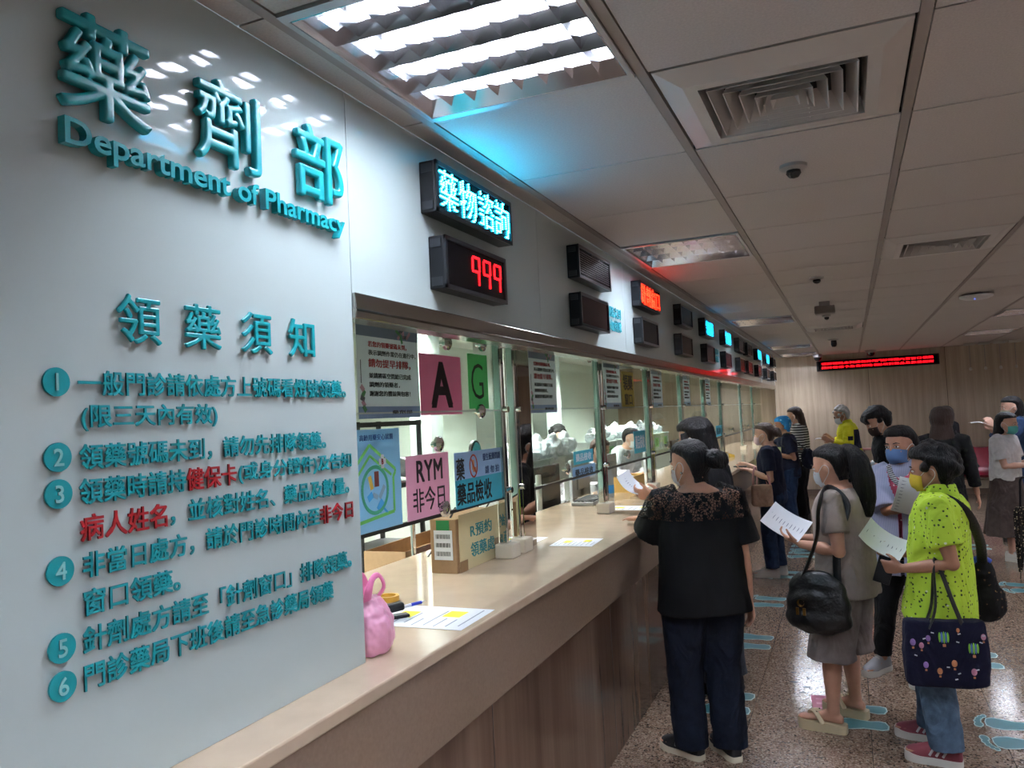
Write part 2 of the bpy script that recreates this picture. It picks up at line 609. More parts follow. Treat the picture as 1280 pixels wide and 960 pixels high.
# ------------------------------------------------------------------ recessed louvre lamps
LOUV = mat('louvre_aluminium', 'CFCFD4', 0.13, 1.0)
TUBEM = mat('fluorescent_tube', 'FFFFFF', 0.4, emit='EAF2FF', es=TUBE)
TUBEP = mat('fluorescent_tube_pharmacy', 'FFFFFF', 0.4, emit='F4FAF4', es=TUBE_IN)
LFR = mat('lamp_frame', 'A9A6A6', 0.4, 0.3)
def lamp_meshes():
    w, d, h = 0.62, 0.665, 0.10     # x, y, depth
    fr = MB()
    for s in (-1, 1):
        fr.box((s * (w / 2 - 0.006), 0, 0.0), (0.014, d, 0.012))
        fr.box((0, s * (d / 2 + 0.001), 0.0), (w, 0.027, 0.012))
    refl = MB()
    refl.box((0, 0, h), (w, d, 0.004))
    for s in (-1, 1):
        refl.box((s * w / 2, 0, h / 2), (0.003, d, h))
        refl.box((0, s * d / 2, h / 2), (w, 0.003, h))
    lo = MB()
    iw, idp = w - 0.03, d - 0.03
    p = idp / 4
    def vee(y, a, z0=0.006, z1=0.042):
        # lengthwise V blade
        lo.prism([(-a, z1), (a, z1), (0.0, z0)], -iw / 2, iw / 2, ((0, y, 0), (0, 1, 0), (0, 0, 1), (1, 0, 0)))
    for k in (1, 2, 3):
        vee(-idp / 2 + p * k, 0.014)
    for e in (-1, 1):       # sloped mirror strips along the four edges
        lo.prism([(e * (idp / 2 - 0.028), 0.036), (e * (idp / 2 - 0.025), 0.038), (e * (idp / 2 + 0.0015), -0.003), (e * (idp / 2 - 0.002), -0.006)], -iw / 2, iw / 2, ((0, 0, 0), (0, 1, 0), (0, 0, 1), (1, 0, 0)))
        lo.prism([(e * (iw / 2 - 0.018), 0.036), (e * (iw / 2 - 0.015), 0.038), (e * (iw / 2 + 0.0015), -0.003), (e * (iw / 2 - 0.002), -0.006)], -idp / 2, idp / 2, ((0, 0, 0), (1, 0, 0), (0, 0, 1), (0, -1, 0)))
    for k in range(4):
        yc = -idp / 2 + p * (k + 0.5)
        for q in range(1, 8):
            x = -iw / 2 + iw * q / 8
            lo.prism([(-0.005, 0.042), (0.005, 0.042), (0.0, 0.012)], -p / 2 + 0.004, p / 2 - 0.004, ((x, yc, 0), (1, 0, 0), (0, 0, 1), (0, -1, 0)))
    tu, so = [], []
    for k in range(4):
        y = -idp / 2 + p * (k + 0.5)
        tu.append(MB().cyl((0, y, 0.074), 0.013, iw - 0.06, 14, axis='x'))
        s_ = MB()
        for e in (-1, 1):
            s_.box((e * (iw / 2 - 0.012), y, 0.074), (0.026, 0.036, 0.05))
        so.append(s_)
    return (fr.mesh('frame', LFR), refl.mesh('housing', mat('lamp_housing', 'C8C8CC', 0.14, 0.95)), lo.mesh('louver', LOUV),
            [t.mesh('tube', TUBEM, True) for t in tu], [s_.mesh('socket', WHITE) for s_ in so])
LM = lamp_meshes()
LM_IN = [t.copy() for t in LM[3]]
for t in LM_IN:
    t.materials.clear()
    t.materials.append(TUBEP)
def lamp(x, y, label, inner=False, group='recessed louvre lamps of the hall ceiling'):
    t = thing('ceiling_light', label, 'ceiling light', (x, y, CEIL - 0.002), 0, group)
    link('frame', LM[0], t)
    link('housing', LM[1], t)
    link('louver', LM[2], t)
    for m in (LM_IN if inner else LM[3]):
        link('tube', m, t)
    for m in LM[4]:
        link('socket', m, t)
    return t
LL = {(1, -1): 'large recessed four-tube louvre lamp nearest, above the big wall lettering',
      (1, 3): 'recessed louvre lamp along the sign wall, second from the front, beside the red-lit sign',
      (1, 9): 'recessed louvre lamp along the sign wall, third from the front',
      (1, 15): 'small far recessed louvre lamp along the sign wall, fourth from the front',
      (1, 18): 'bright recessed lamp at the far end of the sign wall by the wood wall',
      (5, 11): 'recessed louvre lamp at the right picture edge, nearer of the right pair',
      (5, 15): 'recessed louvre lamp on the right, farther of the pair before the wood wall'}
hid = ['recessed louvre lamp out over the right of the hall, outside the photo']
for (i, j) in LAMPS:
    lamp((XT[i] + XT[i + 1]) / 2, YT0 + YTP * (j + 0.5), LL.get((i, j), hid[0]))
for y in (2.6, 5.2, 7.6, 10.2, 12.8):
    tt = lamp(-1.75, y, 'recessed lamp over the pharmacy work area behind the glass', True, 'recessed lamps inside the pharmacy')
    tt.location.z = CEIL - 0.104

# ------------------------------------------------------------------ air grilles
def grille():
    PLA = mat('grille_plastic', 'B5B0AC', 0.35)
    f = MB()
    w, d = 0.63, 0.675
    iw, idp = 0.40, 0.40
    # outer flat frame and sloped pan
    def ring(w0, d0, z0, w1, d1, z1):
        A = [Vector((a * w0 / 2, c * d0 / 2, z0)) for a, c in ((-1, -1), (1, -1), (1, 1), (-1, 1))]
        B = [Vector((a * w1 / 2, c * d1 / 2, z1)) for a, c in ((-1, -1), (1, -1), (1, 1), (-1, 1))]
        return A, B
    rr = []
    for (a, c, z) in ((w, d, 0.012), (w, d, 0.0), (w - 0.03, d - 0.03, -0.004), (0.50, 0.50, -0.022), (0.43, 0.43, -0.022), (0.41, 0.41, 0.03), (0.43, 0.43, 0.05)):
        rr.append([Vector((p * a / 2, q * c / 2, z)) for p, q in ((-1, -1), (1, -1), (1, 1), (-1, 1))])
    f.rings(rr, cap=False)
    bl = MB()
    for k in range(5):
        s0 = 0.39 - k * 0.078
        s1 = s0 - 0.055
        if s1 < 0.02:
            s1 = 0.02
        zt, zb = 0.035, -0.022
        # slanted blade ring, thin
        P = [[Vector((p * a / 2, q * a / 2, z)) for p, q in ((-1, -1), (1, -1), (1, 1), (-1, 1))] for a, z in ((s1, zt), (s0, zb), (s0 - 0.006, zb), (s1 - 0.006, zt))]
        bl.rings(P, closed=True)
    bk = MB().box((0, 0, 0.06), (0.46, 0.46, 0.01))
    dv = MB()
    for x in (-0.06, 0.06):
        dv.box((x, 0.1, -0.005), (0.003, 0.19, 0.02))
    return f.mesh('frame', PLA), bl.mesh('louver_blades', PLA), bk.mesh('duct', VOID), dv.mesh('divider', PLA)
GM = grille()
VL = ['large square air diffuser grille nearest the camera, beside the big lamp', 'square air diffuser grille at the right picture edge, in mid distance', 'small far square air diffuser grille before the red message board']
for (i, j), lb in zip(VENTS, VL):
    t = thing('air_grille', lb, 'air vent', ((XT[i] + XT[i + 1]) / 2, YT0 + YTP * (j + 0.5), CEIL), 0, 'square air diffusers in the hall ceiling')
    for n, m in zip(('frame', 'louver_blades', 'duct', 'divider'), GM):
        link(n, m, t)

# ------------------------------------------------------------------ small ceiling devices
DEVW = mat('device_grey', '9A9490', 0.5)
DEVD = mat('device_dark', '1A1C20', 0.2)
def detector(x, y, label, r=0.05, name='smoke_detector', cat='detector', drop=0.045):
    t = thing(name, label, cat, (x, y, CEIL), 0, 'round ceiling sensors')
    MB().lathe([(r, 0), (r, -0.012), (r * 0.8, -0.018), (r * 0.5, -0.02)], n=24).build('base_plate', DEVW, t, True)
    MB().lathe([(r * 0.5, -0.018), (r * 0.55, -drop * 0.7), (r * 0.35, -drop), (0.002, -drop - 0.004)], n=20).build('sensor_head', DEVD, t, True)
detector(1.06, 3.10, 'round ceiling sensor with dark dome just behind the nearest air grille')
detector(1.04, 5.94, 'round ceiling sensor second from the front, over the queue')
detector(1.04, 8.61, 'small ceiling sensor just beyond the box-shaped ceiling camera', 0.045)
detector(1.05, 11.93, 'hanging round ceiling sensor before the far message board', 0.075, drop=0.11)
t = thing('ceiling_camera', 'grey box-shaped camera hanging from the ceiling over the queue', 'camera', (1.05, 7.45, CEIL))
MB().box((0, 0, -0.02), (0.09, 0.09, 0.04)).build('mount', DEVW, t, bevel=0.004)
MB().box((0, 0, -0.075), (0.17, 0.13, 0.075)).build('housing', MM('device_mid', '77706C', 0.5), t, bevel=0.012)
t = thing('dome_camera', 'small dome camera above the left end of the red message board', 'camera', (0.72, 15.3, CEIL))
MB().lathe([(0.08, 0), (0.08, -0.05), (0.07, -0.06)], n=20).build('base', DEVW, t, True)
MB().lathe([(0.065, -0.06), (0.06, -0.09), (0.035, -0.12), (0.002, -0.128)], n=20).build('dome', DEVD, t, True)
t = thing('dome_camera', 'small dark dome camera above the middle of the red message board', 'camera', (1.6, 15.2, CEIL))
MB().lathe([(0.09, 0), (0.09, -0.03), (0.07, -0.045)], n=20).build('base', DEVW, t, True)
MB().lathe([(0.07, -0.04), (0.06, -0.08), (0.035, -0.105), (0.002, -0.11)], n=20).build('dome', DEVD, t, True)
t = thing('wireless_access_point', 'round white disc-shaped access point on the ceiling at the right', 'access point', (2.28, 7.9, CEIL))
MB().lathe([(0.05, 0), (0.06, -0.02)], n=24).build('mount', DEVD, t, True)
MB().lathe([(0.10, -0.012), (0.135, -0.02), (0.13, -0.035), (0.09, -0.05), (0.003, -0.054)], n=36).build('shell', MM('ap_white', 'BFBDBA', 0.4), t, True)
MB().ell((-0.02, -0.06, -0.052), 0.005).build('indicator_light', mat('blue_led', '3040FF', 0.4, emit='4060FF', es=8), t)

# ------------------------------------------------------------------ raised lettering on the wall
TEAL = mat('teal_acrylic', '1C939B', 0.25, spec=0.5)
TEALN = mat('teal_vinyl', '118A92', 0.35)
REDN = mat('red_vinyl', '9C1A22', 0.35)
def wall_char(ch, y0, y1, z0, z1, out, depth, grow, label, group, name='wall_character'):
    """raised character with rounded stroke ends"""
    b = MB()
    put_text(b, ch, (0, 0, 0), WALL, y1 - y0 - 2 * grow, z1 - z0 - 2 * grow, depth, 0, 0, res=6)
    vox = (z1 - z0) / 150
    me = remesh(b, vox, 2, grow=grow)
    b = MB()
    b.add([v.co for v in me.vertices], [tuple(p.vertices) for p in me.polygons])
    me = remesh(b, vox, 3)
    me.materials.append(TEAL)
    o = link(name, me, None, None, (out, (y0 + y1) / 2, (z0 + z1) / 2))
    tag(o, label, 'wall lettering', group)
    return o
G1 = 'large raised characters of the department name'
wall_char('藥', 0.888, 1.078, 2.262, 2.445, 0.007, 0.012, 0.0035, 'large raised teal character at far left of the department name, above the word Department', G1)
wall_char('劑', 1.188, 1.378, 2.262, 2.447, 0.007, 0.012, 0.0035, 'large raised teal character in the middle of the department name', G1)
wall_char('部', 1.498, 1.692, 2.262, 2.450, 0.007, 0.012, 0.0035, 'large raised teal character at right of the department name, above the word Pharmacy', G1)
# English letters, spaced by the font's own advance
def advances(word):
    vs, fs = glyph_mesh(word, 0.0)
    return min(v.x for v in vs), max(v.x for v in vs)
def letter_row(words, y0, y1, zbase, cap):
    full = ' '.join(words)
    a, c = advances(full)
    sc = (y1 - y0) / (c - a)
    szv, _ = glyph_mesh('D', 0.0)
    zsc = cap / (max(v.y for v in szv) - min(v.y for v in szv))
    pos = 0
    for w in words:
        for k, ch in enumerate(w):
            pre = full[:pos]
            vs0, _ = glyph_mesh(pre + ch, 0.0)
            vs1, fs1 = glyph_mesh(ch, 0.018, 0.1)
            xr = max(v.x for v in vs0)
            cr = max(v.x for v in glyph_mesh(ch, 0.0)[0])
            b = MB()
            P = [Vector((0.018 * (v.z + 0.1) / 0.2, (v.x + xr - cr - a) * sc, v.y * zsc)) for v in vs1]
            yc = (min(p.y for p in P) + max(p.y for p in P)) / 2
            b.add([p - Vector((0, yc, 0)) for p in P], fs1)
            o = b.build('wall_letter', TEAL, None, loc=(0.005, y0 + yc, zbase))
            where = 'first in' if k == 0 else 'after the %s in' % w[:k]
            tag(o, 'raised teal letter %s, %s the word %s' % (ch, where, w), 'wall lettering', 'raised letters of the English department name')
            pos += 1
        pos += 1
letter_row(['Department', 'of', 'Pharmacy'], 0.894, 1.682, 2.199, 0.044)
G2 = 'four title characters above the notice'
for ch, y0, y1, lb in (('領', 0.998, 1.096, 'first raised teal title character above the notice, at left'), ('藥', 1.152, 1.25, 'second raised teal title character above the notice'),
                       ('須', 1.31, 1.407, 'third raised teal title character above the notice'), ('知', 1.464, 1.56, 'fourth raised teal title character above the notice, at right')):
    wall_char(ch, y0, y1, 1.868, 1.96, 0.0045, 0.004, 0.0016, lb, G2)

# notice lines: (segments, y0, y1, z centre, height, label)
def notice(segs, zc, h, label):
    """segs: (text, y0, y1, red)"""
    y0, y1 = segs[0][1], segs[-1][2]
    yc = (y0 + y1) / 2
    root = None
    for tx, a, c, red in segs:
        b = MB()
        put_text(b, tx, (0, (a + c) / 2 - (yc if root is None or True else 0), 0), WALL, c - a, h if tx not in '。' else h * 0.35, 0.0025, 0.018, 0.0)
        if root is None:
            root = b
            o = b.build('notice_line', REDN if red else TEALN, None, loc=(0.0035, yc, zc))
            tag(o, label, 'wall lettering', 'lines of the notice on the white wall panel')
        else:
            ch = b.build('red_characters' if red else 'teal_characters', REDN if red else TEALN, o)
            ch['label'] = 'red characters' if red else 'teal characters'
    return o
HN = 0.043
notice([('一般門診請依處方上號碼看燈號領藥。', 0.92, 1.683, 0)], 1.795, HN, 'top teal line of the wall notice, beside badge 1')
notice([('(限三天內有效)', 0.925, 1.233, 0)], 1.735, HN * 1.05, 'short bracketed teal line of the wall notice, second from top')
notice([('領藥號碼未到，請勿先排隊領藥。', 0.92, 1.592, 0)], 1.668, HN, 'teal line of the wall notice beside badge 2')
notice([('領藥時請持', 0.918, 1.146, 0), ('健保卡', 1.149, 1.283, 1), ('(或身分證件)及告知', 1.29, 1.696, 0)], 1.610, HN, 'teal line of the wall notice beside badge 3, with three red characters inside')
notice([('病人姓名', 0.918, 1.098, 1), ('，並核對姓名、藥品及數量。', 1.108, 1.682, 0)], 1.549, HN, 'notice line below badge 3, starting with four large red characters')
notice([('非當日處方，請於門診時間內至', 0.921, 1.556, 0), ('非今日', 1.56, 1.695, 1)], 1.486, HN, 'teal notice line beside badge 4, ending in three red characters')
notice([('窗口領藥。', 0.921, 1.125, 0)], 1.424, HN, 'short teal notice line just below badge 4')
notice([('針劑處方請至「針劑窗口」排隊領藥。', 0.919, 1.68, 0)], 1.362, HN, 'teal line of the wall notice beside badge 5')
notice([('門診藥局下班後請至急診藥局領藥', 0.919, 1.60, 0)], 1.301, HN, 'lowest teal line of the wall notice, beside badge 6')
for k, z in enumerate((1.795, 1.671, 1.611, 1.486, 1.362, 1.301)):
    o = MB().cyl((0, 0, 0), 0.024, 0.004, 32, axis='x').build('number_badge', TEALN, None, loc=(0.0045, 0.88, z))
    tag(o, 'round teal badge numbered %d at the left of the wall notice' % (k + 1), 'wall lettering', 'numbered badges of the notice')
    b = MB()
    put_text(b, str(k + 1), (0.0023, 0, 0), WALL, None, 0.028, 0.0012, 0.01)
    b.build('numeral', MM('pale_numeral', '7FB3B4', 0.4), o, label='pale numeral')
for yc, lb in ((4.29, 'small two-line teal lettering on the sign band, after the second pair of signs'), (8.0, 'small far two-line teal lettering on the sign band beyond the cyan sign')):
    b = MB()
    put_text(b, '號碼未到', (0, 0, 0.036), WALL, 0.30, 0.062, 0.002, 0.02)
    put_text(b, '請勿排隊', (0, 0, -0.04), WALL, 0.30, 0.062, 0.002, 0.02)
    o = b.build('wall_lettering', mat('cyan_vinyl', '35A9B8', 0.4), None, loc=(0.002, yc, 2.235))
    tag(o, lb, 'wall lettering', 'small lettering on the sign band')

# ------------------------------------------------------------------ LED signs over the windows
LBOX = mat('sign_black_plastic', '131519', 0.4, spec=0.3)
LGLS = mat('sign_dark_window', '08070B', 0.25, spec=0.1)
LGLR = mat('sign_maroon_window', '221014', 0.25, spec=0.12)
def led_sign(y0, y1, z0, z1, label, group, lit=None, mode=None, face=None, unlit=None):
    d = 0.055
    t = thing('led_sign', label, 'electronic sign', (0.0, (y0 + y1) / 2, (z0 + z1) / 2), 0, group)
    w, h = y1 - y0, z1 - z0
    b = MB()
    b.box((d / 2, 0, 0), (d, w, h))
    b.build('housing', LBOX, t, bevel=0.004)
    b = MB()
    for s in (-1, 1):
        b.box((d / 2, s * (w / 2), h * 0.36), (d * 0.7, 0.006, h * 0.16))
        b.box((d / 2, s * (w / 2), -h * 0.36), (d * 0.7, 0.006, h * 0.16))
    b.build('end_cap', MM('sign_cap', '23262B', 0.4), t)
    b = MB()
    e = 0.014
    b.box((d + 0.003, 0, h / 2 - e / 2), (0.008, w, e))
    b.box((d + 0.003, 0, -h / 2 + e / 2), (0.008, w, e))
    b.box((d + 0.003, w / 2 - e / 2, 0), (0.008, e, h))
    b.box((d + 0.003, -w / 2 + e / 2, 0), (0.008, e, h))
    b.build('bezel', MM('sign_bezel', '1B1D22', 0.3), t)
    MB().box((d + 0.001, 0, 0), (0.002, w - 2 * e, h - 2 * e)).build('window', face or LGLS, t)
    if lit:
        text, mname, iw, ih, off = lit
        b = MB()
        if mode == 'dots':
            n = len(text)
            W, H = 16 * n, 16
            for (i, j) in raster(text, W, H, -0.004):
                b.box((d + 0.0045, -iw / 2 + (i + 0.5) / W * iw + off, -ih / 2 + (j + 0.5) / H * ih), (0.004, iw / W * 0.58, ih / H * 0.58))
        elif mode == 'seg':
            put_text(b, text, (d + 0.003, off, 0), WALL, iw, ih, 0.003, 0.0)
        else:
            put_text(b, text, (d + 0.003, off, 0), WALL, iw, ih, 0.003, 0.01)
        b.build('lit_characters', M[mname], t, label='glowing characters')
    if unlit:
        b = MB()
        n, m = 34, 10
        for i in range(n):
            for j in range(m):
                b.box((d + 0.0025, -w / 2 + 0.03 + (w - 0.06) * i / (n - 1), -h / 2 + 0.03 + (h - 0.06) * j / (m - 1)), (0.002, 0.005, 0.005))
        b.build('unlit_dots', MM('unlit_dot', '4A3C40', 0.4), t)
    return t
M['cy'] = mat('led_cyan', '60E0FF', 0.5, emit='25C9FF', es=LED_CYAN)
M['rd'] = mat('led_red', 'FF3010', 0.5, emit='FF1E0C', es=LED_RED)
M['rd2'] = mat('led_red_digits', 'FF2020', 0.5, emit='FF0C14', es=3.0)
M['cy2'] = mat('led_cyan_far', '40D0FF', 0.5, emit='10B4F8', es=LED_FAR)
GU, GLW = 'message signs in the upper row over the windows', 'number signs in the lower row over the windows'
UZ, LZ_ = (2.355, 2.515), (2.122, 2.285)
led_sign(2.125, 2.715, 2.355, 2.52, 'black message sign lit with four cyan characters, nearest in the upper row', GU, ('藥物諮詢', 'cy', 0.545, 0.128, 0), 'dots')
t9 = led_sign(2.165, 2.64, 2.12, 2.29, 'black number sign showing 999 in red digits', GLW)
# seven-segment digits
b = MB()
for k in range(3):
    yo = -0.015 + k * 0.088
    H2, Wd, sg = 0.048, 0.052, 0.0075
    def seg(y, z, w, h):
        b.box((0.0585, yo + y + z * 0.10, z), (0.003, w, h))
    seg(0, H2, Wd, sg); seg(0, 0, Wd, sg)
    for (yy, zz) in ((-Wd / 2, H2 / 2), (Wd / 2, H2 / 2), (Wd / 2, -H2 / 2)):
        seg(yy, zz, sg, H2 - 0.006)
b.build('lit_digits', M['rd2'], t9, label='glowing red digits')
led_sign(3.52, 4.06, *UZ, 'unlit dotted message sign, second from the front in the upper row', GU, unlit=True)
led_sign(3.52, 3.99, *LZ_, 'unlit maroon-faced number sign, second from the front in the lower row', GLW, face=LGLR)
led_sign(4.72, 5.26, *UZ, 'black message sign lit with red characters in the upper row', GU, ('針劑窗口', 'rd', 0.50, 0.125, 0), 'dots')
led_sign(4.72, 5.16, *LZ_, 'unlit number sign directly below the red-lit message sign', GLW)
led_sign(5.98, 6.46, *UZ, 'unlit message sign between the red-lit and the first far cyan sign, upper row', GU)
led_sign(5.95, 6.40, *LZ_, 'unlit number sign, fourth from the front in the lower row', GLW)
led_sign(7.06, 7.56, *UZ, 'message sign lit cyan, nearer of the middle pair of cyan signs', GU, ('領藥', 'cy2', 0.40, 0.125, 0.02), 'dots')
led_sign(7.10, 7.54, *LZ_, 'dim maroon number sign below the nearer cyan sign of the middle pair', GLW, face=LGLR)
led_sign(8.28, 8.74, *UZ, 'message sign lit cyan, farther of the middle pair of cyan signs', GU, ('領藥', 'cy2', 0.40, 0.125, 0.02), 'dots')
led_sign(8.26, 8.70, *LZ_, 'dim maroon number sign below the farther cyan sign of the middle pair', GLW, face=LGLR)
FS = [(9.42, 'unlit far message sign just beyond the middle cyan pair, upper row', 'unlit far number sign, seventh from the front in the lower row', 0),
      (10.24, 'unlit far message sign just before the last two cyan signs, upper row', 'unlit far number sign, eighth from the front in the lower row', 0),
      (11.42, 'small far message sign lit cyan, nearer of the last two cyan ones', 'far number sign under the nearer of the last two cyan signs', 1),
      (12.66, 'small far message sign lit cyan, farther of the last two cyan ones', 'far number sign under the farther of the last two cyan signs', 1),
      (13.86, 'last unlit message sign at the far end of the upper row', 'last unlit number sign at the far end of the lower row', 0)]
for y, lu, ll, on in FS:
    led_sign(y, y + 0.48, *UZ, lu, GU, ('領藥', 'cy2', 0.40, 0.125, 0.02) if on else None, 'dots' if on else None)
    led_sign(y, y + 0.45, *LZ_, ll, GLW, face=LGLR if on else None)

# far red message board on the wood wall
t = thing('message_board', 'long black message board scrolling two lines of red characters on the far wood wall', 'electronic sign', (1.69, FAR, 2.39))
MB().box((0, -0.06, 0), (2.02, 0.12, 0.19)).build('housing', LBOX, t, bevel=0.006)
MB().box((0, -0.122, 0), (1.96, 0.004, 0.15)).build('window', LGLS, t)
b = MB()
FARF = (Vector((1, 0, 0)), Vector((0, 0, 1)), Vector((0, -1, 0)))
put_text(b, '領藥號碼未到請勿排隊', (-0.45, -0.1245, 0.036), FARF, 0.95, 0.044, 0.002, 0.0)
put_text(b, '門診時間內至窗口領藥', (0.47, -0.1245, 0.036), FARF, 0.90, 0.044, 0.002, 0.0)
put_text(b, '請持健保卡及告知姓名', (-0.45, -0.1245, -0.036), FARF, 0.95, 0.044, 0.002, 0.0)
put_text(b, '並核對藥品及數量謝謝', (0.47, -0.1245, -0.036), FARF, 0.90, 0.044, 0.002, 0.0)
b.build('lit_characters', mat('led_red_board', 'FF2020', 0.5, emit='FF0A18', es=2.6), t, label='glowing red characters')

# handrail on the far wall
t = thing('handrail', 'pink handrail bar along the far wood wall', 'handrail', (1.6, FAR, 0.83))
MB().tube([(-1.05, -0.07, 0), (1.5, -0.07, 0)], 0.022, 14).build('rail', mat('pink_rail', 'B87F7C', 0.4), t, True)
for x in (-1.0, -0.2, 0.6, 1.4):
    MB().tube([(x, -0.07, -0.01), (x, -0.04, -0.04), (x, 0, -0.04)], 0.012, 10).build('bracket', STEEL, t, True)
# hooks hanging from a track at the far right
for k, x in enumerate((3.12, 3.34, 3.56, 3.78)):
    t = thing('ceiling_hook', ['leftmost', 'second from left', 'third from left', 'rightmost'][k] + ' of the four thin hangers below the ceiling at far right', 'hanger', (x, FAR - 0.5, CEIL), 0, 'four thin hangers at the far right')
    MB().box((0, 0, -0.02), (0.17, 0.05, 0.04)).build('track_block', MM('hook_white', 'B0AAA4', 0.5), t, bevel=0.004)
    MB().tube([(0, 0, -0.03), (0, 0, -0.42)], 0.006, 8).build('rod', MM('hook_rod', '8A827C', 0.4), t)
    MB().ell((0, 0, -0.44), (0.022, 0.022, 0.03)).build('end_weight', M['hook_white'], t, True)

# ------------------------------------------------------------------ glazed service windows
PANE = clear_mat('clear_acrylic', 'F2F8F5', 0.12)
RUBBER = MM('black_strip', '1A1716', 0.4)
STAND = mat('standoff_steel', 'D0D4D4', 0.1, 1.0)
GX = -0.25
BAYS = [(1.74, 3.19), (3.57, 4.66), (4.81, 5.96), (6.09, 7.27), (7.40, 8.52), (8.64, 9.72), (9.86, 11.62), (11.78, 13.12), (13.28, 14.5)]
ORD = ['nearest', 'second', 'third', 'fourth', 'fifth', 'sixth', 'seventh', 'eighth', 'last']
for k, (y0, y1) in enumerate(BAYS):
    t = bpy.data.objects.new('window_%d' % (k + 1), None)
    COL.objects.link(t)
    t.location = (GX, y0, 1.34)
    t['kind'] = 'structure'
    MB().span((-0.004, 0, 0.012), (0.004, y1 - y0, 0.765)).build('glass_pane', PANE, t)
    MB().span((-0.007, 0, 0), (0.007, y1 - y0, 0.013)).build('bottom_strip', RUBBER, t)
    MB().span((0.004, 0.0, 0.395), (0.008, y1 - y0, 0.401)).build('pane_edge', MM('acrylic_edge', 'B8C8C4', 0.15), t)
    kn = [(0.94, 0.665), (1.26, 0.68), (1.22, 0.395), (0.84, 0.275), (0.87, 0.03)] if k == 0 else [((y1 - y0) * 0.4, 0.07), ((y1 - y0) * 0.85, 0.7)]
    for yy, zz in kn:
        b = MB()
        b.lathe([(0.012, 0), (0.012, 0.02), (0.03, 0.022), (0.03, 0.034), (0.022, 0.04), (0.003, 0.042)], n=20)
        b.v = [Vector((p.z, p.x + yy, p.y + zz)) for p in b.v]
        b.build('standoff_knob', STAND, t, True)
POSTS = [3.21, 3.36, 4.735, 6.025, 7.335, 8.58, 9.79, 11.70, 13.20]
PL = ['chrome glazing post at the right end of the first window', 'chrome glazing post at the left of the mirror-clad column', 'chrome glazing post between the second and third windows', 'chrome glazing post between the third and fourth windows',
      'chrome glazing post right after the fourth window', 'chrome glazing post after the fifth window', 'chrome glazing post after the sixth window', 'far chrome glazing post after the seventh window', 'farthest chrome glazing post before the last window']
for y, lb in zip(POSTS, PL):
    t = thing('glazing_post', lb, 'post', (GX, y, 1.08), 0, 'chrome glazing posts on the counter')
    b = MB()
    for dy in (-0.028, 0.028) if y > 4 else (0,):
        b.box((0, dy, 0.545), (0.045, 0.042, 0.965))
    b.build('tube', CHROME, t, bevel=0.008)
    MB().box((0.01, 0, 0.032), (0.085, 0.10 if y < 4 else 0.13, 0.064)).build('base_block', MM('cream_block', 'CFC6B4', 0.5), t, bevel=0.006)
    b = MB()
    for zz in (0.30, 0.66, 0.95):
        b.cyl((0.03, 0, zz), 0.014, 0.03, 14, axis='x')
    b.build('clamp_bolt', STAND, t)
o = MB().span((-0.3, 3.40, 1.08), (-0.235, 3.55, 2.105)).build('mirror_column', MIRROR, bevel=0.002)
tag(o, 'narrow mirror-polished column between the first and second windows', 'column')

# ------------------------------------------------------------------ posters on the glass
PGREY = papery(mat('poster_pale_grey', 'D6DDE3', 0.5), 0.6)
PSLATE = mat('poster_slate', '6E7F97', 0.35)
PBLUE = mat('poster_blue', '7E9CC0', 0.35)
INK = mat('ink_black', '16151A', 0.5)
INKR = mat('ink_red', '9A1F28', 0.5)
PINK = papery(mat('pink_paper', 'DD94B4', 0.6))
PINK2 = papery(mat('pale_pink_paper', 'E3B3CB', 0.6))
GREEN = papery(mat('green_paper', '6FCB8C', 0.6))
SKYB = papery(mat('sky_blue_paper', '9CC8E4', 0.5))
LEAFG = mat('leaf_green', '6DBB5A', 0.5)
TEALB = mat('banner_teal', '2FA3BC', 0.5)
PAPER = mat('white_paper', 'DCDFE4', 0.6)
PXX = GX + 0.0055

def sheet(name, label, cat, y0, y1, z0, z1, m, group=None, x=PXX, tilt=0.0):
    t = thing(name, label, cat, (x, (y0 + y1) / 2, (z0 + z1) / 2), 0, group)
    t.rotation_euler = (tilt, 0, 0)
    MB().box((0.0008, 0, 0), (0.0012, y1 - y0, z1 - z0)).build('sheet', m, t)
    return t

